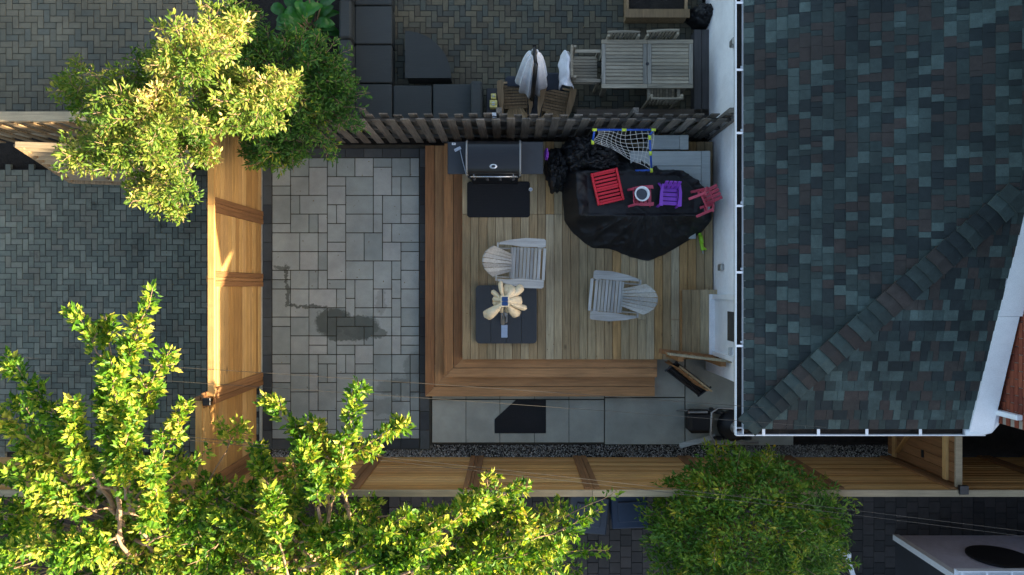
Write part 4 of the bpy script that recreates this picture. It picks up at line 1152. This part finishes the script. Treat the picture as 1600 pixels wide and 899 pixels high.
# guard rail, open gate leaf and clutter at the house corner
gr = thing('guard_rail', 'wooden guard rail at the lower right deck corner near the door', 'railing')
r0, r1 = P(1043, 553, 1.38), P(1150, 566, 1.38)
MB().bar(r0, r1, .035, .14, .004, math.pi/2*0).build('top_rail', MT['deck'], gr)
MB().bar(r0-Vector((0,.01,.62)), r1-Vector((0,.01,.62)), .08, .035, .004).build('lower_rail', MT['step_x'], gr)
for tt in (.2, .82):
    q = lerp(r0, r1, tt); MB().box(q.x-.045, q.x+.045, q.y-.10, q.y-.012, 0, 1.36, .004).build('post', MT['step_x'], gr)
for k in range(9):
    q = lerp(r0, r1, .06+k*.108); MB().box(q.x-.018, q.x+.018, q.y-.03, q.y-.004, .62, 1.355).build('baluster', MT['step_x'], gr)
settle(gr, (r0.x, r0.y, 0))
gg2 = thing('gate_leaf', 'small wooden gate leaf standing open beside the guard rail', 'gate')
r0, r1 = P(1062, 573, 1.2), P(1111, 611, 1.2)
MB().bar(r0, r1, .03, .10, .004).build('top_rail', MT['deck'], gg2); MB().bar(r0-Vector((0,0,.85)), r1-Vector((0,0,.85)), .04, .08, .004).build('bottom_rail', MT['step_x'], gg2)
for k in range(6):
    q = lerp(r0, r1, (k+.5)/6); MB().bar(q-Vector((.02,.02,1.05)), q-Vector((.02,.02,.03)), .075, .02, .003, -.6).build('board', MT['step_x'], gg2)
settle(gg2, (r0.x, r0.y, 0))
fc = thing('folding_chair', 'black folded camping chair leaning below the guard rail', 'chair')
q0, q1 = P(1040, 578, .55), P(1092, 618, .25); sd2 = Vector((.13, -.17, 0)).cross(Vector((0,0,1)))*.0+Vector((-.10, -.13, -.0))
for k, of_ in enumerate((0, .33, .66, 1)):
    o_ = Vector((.16*of_, .14*of_, .05*of_))
    MB().tube([q0+o_, lerp(q0, q1, .5)+o_+Vector((0,0,.05)), q1+o_], .014, 8).build('frame_tube', MT['blackpl'], fc, True)
sl = MB(); sl.grid(lambda u_, v_: lerp(q0, q1, u_)+Vector((.16, .14, .05))*v_+Vector((0,0,-.03*math.sin(v_*math.pi)*(1+.5*math.sin(u_*12)))), 16, 8); o = sl.build('sling', MT['tarp'], fc, True)
MB().bar(q0+Vector((-.02,-.02,.03)), q0+Vector((.2,.16,.09)), .03, .02, .004).build('cross_bar', MT['blackpl'], fc); MB().bar(q1+Vector((-.02,-.02,.0)), q1+Vector((.2,.16,.05)), .03, .02, .004).build('cross_bar', MT['blackpl'], fc)
settle(fc, (q0.x, q0.y, 0))
mw = thing('lawn_mower', 'push lawn mower with bent tube handle and black bag half under the roof corner', 'mower')
hz = .85
hp = [P(1178, 640, hz), P(1122, 638, hz), P(1112, 645, hz), P(1110, 680, hz-.05), P(1118, 693, hz-.05), P(1185, 692, hz-.1)]
MB().tube(hp, .017, 10).build('handle', MT['greysteel'], mw, True)
c0 = P(1096, 660, .4)
bb = MB(); bb.box(c0.x-.22, c0.x+.2, c0.y-.2, c0.y+.19, .12, .42, .06); bb.build('grass_bag', MT['tarp'], mw)
MB().box(c0.x-.24, c0.x+.1, c0.y+.16, c0.y+.2, .42, .45, .01).build('bag_bar', MT['greysteel'], mw)
c1 = P(1150, 668, .3); MB().lathe((c1.x, c1.y, .12), [(0,.2),(.1,.2),(.16,.14),(.26,.1),(.28,0)], 22).build('engine_deck', MT['blackpl'], mw, True)
MB().lathe((c1.x, c1.y, .32), [(0,.06),(.09,.05),(.11,0)], 18).build('engine_cover', MT['red'] if False else MT['greysteel'], mw, True)
for dx in (-.24, .24):
    for dy in (-.23, .23): MB().lathe((c1.x+dx, c1.y+dy, .1), [(0,.025),(.08,.025),(.1,.015),(.1,-.015),(.08,-.025),(0,-.025)], 16, Matrix.Rotation(math.pi/2, 4, 'X')).build('wheel', MT['blackpl'], mw)
settle(mw, (c1.x, c1.y, 0))
hh = thing('garden_broom', 'long dark-handled broom lying across the path beside the mower', 'broom')
b0, b1 = P(1057, 642, .03), P(1108, 640, .25)
MB().tube([b0, b1], .012, 8).build('handle', MT['greysteel'], hh, True); MB().bar(b1, b1+Vector((.07,.0,.02)), .22, .04, .008, 1.57).build('head', MT['blackpl'], hh)
settle(hh, (b0.x, b0.y, 0))
lp = thing('plank', 'long pale plank lying at the gravel edge beside the mower', 'plank')
MB().bar(P(1062, 697, .03), P(1118, 682, .05), .09, .03, .004).build('board', MT['pale'], lp); settle(lp, P(1062, 697, 0))

# wheelie bins beyond the fence
def bin_(label, m, px, py, w, d, h, rz):
    t = thing('wheelie_bin', label, 'bin', 'bins behind the fence')
    v = [(-w*.4,-d*.4,.05),(w*.4,-d*.4,.05),(w*.4,d*.4,.05),(-w*.4,d*.4,.05),(-w/2,-d/2,h),(w/2,-d/2,h),(w/2,d/2,h),(-w/2,d/2,h)]
    MB().add(v, [(3,2,1,0),(0,1,5,4),(1,2,6,5),(2,3,7,6),(3,0,4,7),(4,5,6,7)]).build('body', m, t)
    lid_ = MB().box(-w/2-.02, w/2+.02, -d/2-.03, d/2-.0, h+.002, h+.05, .02).build('lid', m, t)
    MB().box(-w*.34, w*.34, -d*.34, d*.30, h+.051, h+.075, .015).build('lid_panel', m, lid_)
    MB().tube([(-w*.4, d/2+.06, h-.03), (w*.4, d/2+.06, h-.03)], .018, 8).build('handle', MT['blackpl'], t, True)
    for s in (-1, 1):
        MB().box(s*w*.4-.015, s*w*.4+.015, d/2-.03, d/2+.07, h-.06, h-.012).build('handle_bracket', m, t)
        MB().lathe((s*w*.42, d*.42, .1), [(0,.025),(.1,.025),(.1,-.025),(0,-.025)], 16, Matrix.Rotation(math.pi/2, 4, 'Y')).build('wheel', MT['blackpl'], t)
    p = P(px, py, h); t.location = (p.x, p.y, 0); t.rotation_euler.z = rz
bin_('blue recycling bin behind the fence, beside the green bush', MT['binblue'], 983, 797, .56, .52, 1.02, rad(3))
bin_('dark grey wheelie bin behind the fence, left of the blue one', MT['bindark'], 919, 802, .60, .58, 1.05, rad(-6))

for px, py, w_, d_, lab in ((806, 128, .36, .22, 'dark cushioned footstool before the left brown armchair'), (862, 128, .44, .34, 'dark cushioned footstool before the right brown armchair')):
    t = thing('footstool', lab, 'footstool', 'dark footstools'); p = P(px, py, .3)
    MB().box(-w_/2, w_/2, -d_/2, d_/2, .2, .3, .035).build('cushion', MT['cushion'], t)
    for sx in (-1, 1):
        for sy in (-1, 1): MB().box(sx*(w_/2-.04)-.02, sx*(w_/2-.04)+.02, sy*(d_/2-.04)-.02, sy*(d_/2-.04)+.02, 0, .2).build('leg', MT['blackpl'], t)
    t.location = (p.x, p.y, 0)
# ------------------------------------------------------------------ trees and plants
OVAL = ([(0,0,0),(0,.5,.04),(0,1,-.06),(-.22,.32,.07),(-.20,.66,.05),(.22,.32,.07),(.20,.66,.05)],
        [(0,1,3),(3,1,4),(4,1,2),(0,5,1),(5,6,1),(6,2,1)])
MAPLE = ([(0,0,0),(-.20,.02,.03),(-.40,.24,.10),(-.29,.36,.07),(-.34,.64,.08),(-.18,.66,.03),(0,1,-.10),(.18,.66,.03),(.34,.64,.08),(.29,.36,.07),(.40,.24,.10),(.20,.02,.03),(0,.4,.0)],
         [(0,12,1),(1,12,3,2),(3,12,5,4),(5,12,6),(6,12,7),(7,12,9,8),(9,12,11,10),(11,12,0)])
class Tree:
    def __init__(s, name, label, seed, tmpl, leaf_mat, size, cat='tree'):
        s.t = thing(name, label, cat); s.rr = random.Random(seed); s.wood = MB(); s.leaves = []; s.tmpl = tmpl; s.lm = leaf_mat; s.size = size
    def leaf(s, p, d, up=.75, k=1.0):
        rr = s.rr
        d = Vector(d)+Vector((rr.gauss(0,.45), rr.gauss(0,.45), rr.gauss(-.12,.35)))
        if d.length < .05: d = Vector((1,0,0))
        d.normalize()
        n = Vector((rr.gauss(.75,.6), rr.gauss(-.15,.55), up))
        n = (n-d*n.dot(d))
        if n.length < .05: n = Vector((0,0,1))
        n.normalize(); x = d.cross(n)
        sz = s.size*rr.uniform(.6, 1.25)*k
        M = Matrix((x*rr.uniform(.45,.8), d, n)).transposed().to_4x4()
        s.leaves.append(Matrix.Translation(p) @ M @ Matrix.Scale(sz, 4))
    def limb(s, pts, r0, r1, n=7):
        m = len(pts); s.wood.tube(pts, [r0+(r1-r0)*i/(m-1) for i in range(m)], n)
    def curve(s, a, b, bend=.12, n=8):
        a = Vector(a); b = Vector(b); L = (b-a).length; rr = s.rr
        off = Vector((rr.gauss(0,1), rr.gauss(0,1), rr.gauss(0,.6)))*bend*L*.6
        return [lerp(a, b, i/n)+off*math.sin(i/n*math.pi)+Vector((rr.gauss(0,1), rr.gauss(0,1), rr.gauss(0,1)))*L*.008 for i in range(n+1)]
    def shoot(s, a, b, dens=26, r0=.014, spread=.11, start=.12, twigs=0, tl=.3, k=1.0):
        """leafy shoot from a to b"""
        rr = s.rr; pts = s.curve(a, b, .08, 10); s.limb(pts, r0, .003, 5)
        L = (pts[-1]-pts[0]).length; n = int(dens*L)
        for i in range(n):
            u_ = start+(1-start)*rr.random()**.9; f = u_*10; j = min(9, int(f)); p = lerp(pts[j], pts[j+1], f-j)
            d = (pts[j+1]-pts[j]).normalized(); q = Vector((rr.gauss(0,1), rr.gauss(0,1), rr.gauss(.3,.8))); q -= d*q.dot(d); q.normalize()
            sp = spread*(1.15-.55*u_)*rr.random()**.6
            s.leaf(p+q*sp, d*.7+q*.9, k=k)
        for w in range(twigs):
            u_ = rr.uniform(.12, .92); f = u_*10; j = min(9, int(f)); p = lerp(pts[j], pts[j+1], f-j); d = (pts[j+1]-pts[j]).normalized()
            q = Vector((rr.gauss(0,1), rr.gauss(0,1), rr.gauss(.25,.5))); q -= d*q.dot(d)*.6; q.normalize()
            s.shoot(p, p+(d*1.0+q*.8).normalized()*tl*rr.uniform(.5,1.25)*(1.1-.5*u_), dens*1.25, r0*.5, spread*.8, .1, 0, k=k)
        return pts
    def done(s, base, nparts=300):
        wd = s.wood.build('trunk', MT['bark'], s.t, smooth=True)
        lm = MB(); lm.add(*s.tmpl); me = lm.mesh('leaf', s.lm)
        def vis(M):
            t = M.translation; k = F/(H-t.z); px, py = 800+t.x*k, 449.5-t.y*k
            return (0 if (5 < px < 1595 and 5 < py < 894) else 1, -M.to_scale()[0]*k*(.3+.7*abs(M.col[2].xyz.normalized().z)))
        s.leaves.sort(key=vis)
        for M in s.leaves[:nparts]:
            o = bpy.data.objects.new('leaf', me); COL.objects.link(o); o.parent = s.t; o.matrix_local = M
        rest = s.leaves[nparts:]
        b = MB()
        for M in rest: b.add(s.tmpl[0], s.tmpl[1], M)
        if rest: b.build('crown', s.lm, s.t, kind='stuff')
        return settle(s.t, base)

LM1 = leafmat('maple_leaf', [(0, C(34,70,18)), (.3, C(62,106,26)), (.55, C(96,138,34)), (.78, C(160,170,58)), (1, C(204,184,96))], .42, .5, 1.4, .7, .9)  # pale yellow end of the ramp paints in sunlit highlights
LM2 = leafmat('oval_leaf', [(0, C(42,76,22)), (.34, C(80,114,36)), (.62, C(122,138,52)), (.82, C(204,184,108)), (1, C(232,202,156))], .4, .5, 1.5, .45, 1.35)  # cream end of the ramp stands in for leaves caught by the sun
LM3 = leafmat('bush_leaf', [(0, C(42,78,20)), (.42, C(70,112,28)), (.66, C(106,134,32)), (.9, C(168,154,40)), (1, C(178,138,46))], .25, .5, 2.4, .45, 1.3)
LM5 = leafmat('shrub_leaf', [(0, C(34,70,26)), (.45, C(56,98,34)), (.75, C(84,122,40)), (.95, C(150,146,44)), (1, C(170,140,50))], .3)
LM4 = leafmat('broad_leaf', [(0, C(30,78,36)), (.6, C(52,112,40)), (.85, C(60,130,40)), (1, C(150,160,40))], .25, .4)

# --- big leafy tree at lower left
T1 = Tree('maple_tree', 'tall sunlit leafy tree with long upright shoots in the lower left corner', 71, MAPLE, LM1, .084)
rr = T1.rr
tb0 = Vector((-5.7, -4.3, 0)); fork = Vector((-5.3, -3.7, 2.3))
T1.limb(T1.curve(tb0, fork, .04), .13, .09, 10)
mains = [((190, 700, 4.4), (240, 452, 4.9), 1.1), ((190, 720, 4.4), (270, 545, 4.6), 1), ((180, 720, 4.4), (165, 492, 4.5), .8), ((160, 730, 4.3), (108, 476, 4.7), 1), ((120, 700, 4.4), (5, 552, 4.7), 1), ((180, 740, 4.6), (170, 560, 5.2), 1.2), ((120, 760, 4.2), (-20, 640, 4.4), 1), ((150, 800, 4.2), (10, 730, 4.5), 1.1),
         ((200, 780, 4.4), (215, 640, 5.1), 1.1), ((200, 800, 4.3), (290, 625, 4.6), .9), ((150, 850, 4.0), (0, 860, 4.3), 1.2), ((180, 840, 4.2), (90, 880, 4.6), 1.2), ((220, 830, 4.2), (240, 720, 5.0), 1.2), ((230, 850, 4.0), (330, 760, 4.2), 1), ((100, 800, 3.8), (40, 690, 4.3), 1.1), ((160, 760, 4.4), (120, 620, 5.0), 1.2), ((220, 780, 4.2), (330, 700, 4.0), .5), ((90, 740, 3.6), (30, 620, 3.7), 1)]
for (a, b_, k) in mains:
    A_ = P(*a); B_ = P(*b_)
    T1.limb(T1.curve(fork, A_, .1), .045, .018, 6)
    T1.shoot(A_, B_, int(150*k), .018, .105, .0, int(10*k), .24)
for i in range(95):
    px, py = rr.uniform(-30, 360), rr.uniform(700, 930) if i < 55 else rr.uniform(800, 940); z = rr.uniform(2.2, 3.4) if i < 55 else rr.uniform(2.4, 3.5)
    A_ = P(px, py, z); T1.limb(T1.curve(fork, A_, .1, 5), .02, .008, 5); T1.shoot(A_, A_+Vector((rr.gauss(0,.35), rr.gauss(.25,.35), rr.uniform(0,.5))), 90, .01, .15, 0, 4, .3)
T1.done(tb0)
# --- second tree, lower middle
T2 = Tree('maple_tree', 'sunlit leafy tree spreading along the bottom edge below the long fence', 72, MAPLE, LM1, .084)
rr = T2.rr
tb0 = Vector((-2.9, -4.7, 0)); fork = Vector((-2.7, -4.2, 2.2))
T2.limb(T2.curve(tb0, fork, .04), .12, .085, 10)
mains = [((545, 790, 4.0), (412, 618, 4.2), 1), ((540, 780, 4.0), (478, 655, 4.3), .8), ((520, 770, 4.1), (562, 596, 4.4), 1.1), ((510, 740, 4.0), (638, 660, 4.1), .9), ((500, 790, 4.2), (470, 690, 4.6), 1.1), ((430, 780, 3.8), (400, 700, 3.6), 1),
         ((480, 880, 4.0), (760, 775, 4.3), 1.2), ((600, 860, 4.0), (830, 760, 4.0), 1.1), ((640, 890, 4.0), (880, 850, 4.2), 1.3), ((700, 890, 3.7), (935, 800, 3.4), .75), ((720, 880, 3.5), (970, 765, 3.1), .35), ((700, 920, 3.6), (950, 860, 3.3), .7), ((470, 890, 4.2), (640, 800, 4.5), 1.2), ((420, 890, 4.1), (340, 800, 4.2), 1.1), ((450, 900, 4.2), (420, 760, 4.6), 1.1), ((560, 890, 4.2), (700, 850, 4.6), 1.3), ((470, 850, 4.0), (560, 820, 4.4), 1.1)]
for (a, b_, k) in mains:
    A_ = P(*a); B_ = P(*b_)
    T2.limb(T2.curve(fork, A_, .1), .045, .018, 6)
    T2.shoot(A_, B_, int(150*k), .018, .105, .0, int(10*k), .24)
for i in range(135):
    px = rr.uniform(280, 860); lo_y = 770 if px < 560 else 800
    py = rr.uniform(lo_y, 930) if i < 75 else rr.uniform(lo_y+40, 940); z = rr.uniform(2.1, 3.4) if i < 75 else rr.uniform(2.4, 3.5)
    A_ = P(px, py, z); T2.limb(T2.curve(fork, A_, .1, 5), .02, .008, 5); T2.shoot(A_, A_+Vector((rr.gauss(.1,.35), rr.gauss(.15,.3), rr.uniform(0,.45))), 90, .01, .15, 0, 4, .3)
T2.done(tb0)
# --- upper left tree
T3 = Tree('leafy_tree', 'half sunlit yellow-green tree above the driveway fence in the upper left', 73, OVAL, LM2, .076)
rr = T3.rr
tb0 = Vector((-4.9, 2.95, 0)); fork = Vector((-4.6, 2.6, 2.0))
T3.limb(T3.curve(tb0, fork, .05), .11, .08, 10)
# (centre px, py, z, radius px x, radius px y, shoots)
blobs = [(290, 90, 4.0, 75, 62, 24), (350, 60, 3.7, 60, 45, 14), (400, 150, 3.6, 62, 52, 24), (230, 180, 3.8, 100, 62, 40), (200, 235, 3.6, 100, 45, 26), (250, 285, 3.4, 60, 45, 15), (275, 310, 3.2, 36, 36, 7), (120, 130, 3.0, 38, 45, 9), (180, 150, 3.4, 55, 45, 12), (320, 180, 3.3, 80, 40, 20),
         (350, 30, 3.0, 50, 40, 12), (130, 250, 3.5, 36, 40, 8), (430, 140, 3.2, 40, 40, 10), (345, 135, 3.1, 70, 50, 24), (300, 225, 3.0, 60, 40, 14), (230, 120, 3.2, 60, 50, 14), (390, 180, 2.9, 50, 36, 14), (220, 200, 2.6, 110, 60, 26)]
for (cx, cy, z, rx, ry, n) in blobs:
    C0 = P(cx, cy, z-.3)
    T3.limb(T3.curve(fork, C0, .1), .035, .012, 6)
    for i in range(n):
        g_ = rr.random()*2*math.pi; q = math.sqrt(rr.random())
        tip = P(cx+rx*q*math.cos(g_), cy+ry*q*math.sin(g_), z+rr.uniform(-.35, .3))
        st_ = lerp(C0, tip, .25)+Vector((0, 0, -.08))
        T3.shoot(st_, tip, 84, .009, .11, .05, 3, .26)
T3.done(tb0)
T5 = Tree('leafy_shrub', 'shaded dark green shrub growing over the picket fence at the patio corner', 75, OVAL, LM5, .078, 'shrub')
rr = T5.rr
tb0 = Vector((-3.3, 3.15, 0)); fork = Vector((-3.3, 3.05, .9))
T5.limb(T5.curve(tb0, fork, .05), .07, .05, 8)
for (cx, cy, z, rx, ry, n) in [(485, 125, 2.3, 64, 56, 46), (455, 185, 2.2, 82, 46, 40), (415, 95, 2.2, 55, 55, 26), (420, 235, 2.1, 50, 34, 20), (525, 150, 2.1, 32, 60, 16), (370, 60, 2.1, 60, 50, 24), (445, 235, 1.9, 40, 36, 10)]:
    C0 = P(cx, cy, z-.3)
    T5.limb(T5.curve(fork, C0, .1), .025, .010, 6)
    for i in range(n):
        g_ = rr.random()*2*math.pi; q = math.sqrt(rr.random())
        tip = P(cx+rx*q*math.cos(g_), cy+ry*q*math.sin(g_), z+rr.uniform(-.4, .2))
        T5.shoot(lerp(C0, tip, .2)+Vector((0, 0, -.08)), tip, 84, .008, .11, .05, 3, .24)
for i in range(46):
    g_ = rr.uniform(0, 2*math.pi); A_ = P(460+70*math.cos(g_), 150+70*math.sin(g_), 2.0); B_ = P(460+rr.uniform(90,125)*math.cos(g_), 150+rr.uniform(90,125)*math.sin(g_), rr.uniform(1.9, 2.5))
    T5.shoot(A_, B_, 75, .007, .07, 0, 2, .14)
T5.done(tb0)
# --- bush in the shade
bu = Tree('round_bush', 'large dense green bush in shade over the fence at lower right', 74, OVAL, LM3, .088, 'bush')
rr = bu.rr
bc_ = Vector((3.48, -3.75, 2.0)); br = Vector((1.42, 1.28, .95))
bu.limb([(3.3, -3.75, 0), (3.32, -3.7, .5), (3.35, -3.62, 1.1)], .09, .06, 8)
for i in range(40):
    d = Vector((rr.gauss(0,1), rr.gauss(0,1), abs(rr.gauss(0,1)))).normalized()
    e_ = bc_+Vector((d.x*br.x, d.y*br.y, d.z*br.z))*.85
    bu.limb(bu.curve((3.35, -3.62, .9+.3*rr.random()), e_, .1, 5), .02, .004, 4)
for i in range(22000):
    d = Vector((rr.gauss(0,1), rr.gauss(0,1), rr.gauss(.25,1))).normalized()
    bump_ = .98+.16*noise.noise(d*2.3)+.20*noise.noise(d*5.0+Vector((3,1,2)))
    r = (1-.45*rr.random()**2.0)*bump_
    p = bc_+Vector((d.x*br.x, d.y*br.y, d.z*br.z))*r
    if p.z < .15: continue
    bu.leaf(p, Vector((rr.gauss(0,1), rr.gauss(0,1), .1))+d*.5, .9)
for i in range(90):
    d = Vector((rr.gauss(0,1), rr.gauss(0,1), rr.gauss(.4,.8))).normalized()
    e_ = bc_+Vector((d.x*br.x, d.y*br.y, d.z*br.z))*.8
    if e_.z > .8: bu.shoot(e_, e_+(d+Vector((rr.gauss(0,.5), rr.gauss(0,.5), .2))).normalized()*rr.uniform(.3,.5), 110, .006, .08, 0, 1, .15)
bu.done((3.3, -3.75, 0))
# --- broad leaved plant and dark shrub in the bed beside the sofa
bp_ = thing('broad_leaved_plant', 'dark green broad-leaved plant in the bed left of the sofa', 'plant')
rr = random.Random(9)
def bigleaf(base, d, L_, w, droop, m):
    b = MB(); d = Vector((d[0], d[1], 0)).normalized(); lat = Vector((-d.y, d.x, 0))
    def fn(u_, v_):
        s = v_*2-1; ww = w*math.sin(min(1, u_*.97+.03)*math.pi)**.7
        return base+d*L_*u_+lat*s*ww+Vector((0, 0, .12*math.sin(u_*2.2)-droop*u_*u_+abs(s)*.05*math.sin(u_*math.pi)+.008*math.sin(u_*25)*abs(s)))
    b.grid(fn, 12, 6); return b.build('leaf', m, bp_, smooth=True)
c0 = P(478, 40, .5)
for i in range(44):
    g_ = i*2.4+rr.uniform(-.3,.3); r = rr.uniform(.02, .42)
    base = c0+Vector((r*math.cos(g_)*.9, r*math.sin(g_)*1.3, rr.uniform(-.25, .25)))
    MB().tube([(c0.x, c0.y, .0), lerp(Vector((c0.x, c0.y, .1)), base, .6), base], .012, 5).build('stem', MT['bark'], bp_)
    bigleaf(base, (math.cos(g_), math.sin(g_)), rr.uniform(.24, .38), rr.uniform(.07, .12), rr.uniform(.02,.14), LM4)
settle(bp_, (c0.x, c0.y, 0))
# --- fallen leaves and dirt on paving and roof
fl = MB(); rr = random.Random(77)
for i in range(420):
    if i < 300:
        px, py = rr.choice([(rr.uniform(0,330), rr.uniform(270,720)), (rr.uniform(240,330), rr.uniform(300,460)), (rr.uniform(0,400), rr.uniform(0,180)), (rr.uniform(620,1080), rr.uniform(0,180))]); p = P(px, py, .004)
    elif i < 380: p = P(rr.uniform(420, 660), rr.uniform(240, 700), .004)
    else: p = P(rr.uniform(725, 1100), rr.uniform(345, 560), DZ+.003)
    s = rr.uniform(.012, .035)
    fl.add(OVAL[0], OVAL[1], Matrix.Translation(p) @ Matrix.Rotation(rr.random()*6.3, 4, 'Z') @ Matrix.Scale(s, 4))
o = fl.build('fallen_leaves', leafmat('dry_leaf', [(0, C(60,46,30)), (.6, C(104,84,50)), (1, C(128,116,66))], .1), kind='stuff'); o['label'] = 'small fallen leaves scattered over paving and deck'; o['category'] = 'leaves'

# ------------------------------------------------------------------ overhead cables
def cable(label, a, b, sag=.12, r=.003):
    a = P(*a); b = P(*b)
    pts = [lerp(a, b, i/30)-Vector((0, 0, sag*4*(i/30)*(1-i/30))) for i in range(31)]
    tag(MB().tube(pts, r, 6).build('overhead_cable', MT['cable'], smooth=True), label, 'cable', 'overhead cables')
cable('upper thin cable crossing the lower patio and brown steps', (-60, 553, 4.6), (1230, 640, 2.9))
cable('second thin cable from the top crossing the lower patio', (-60, 575, 4.6), (1290, 668, 2.9))
cable('thin cable over the gravel and fence, third from the top', (-60, 648, 4.6), (1660, 838, 3.4), .2)
cable('lowest thin cable slanting over the fence to the bush', (-60, 652, 4.5), (1660, 846, 3.3), .2)
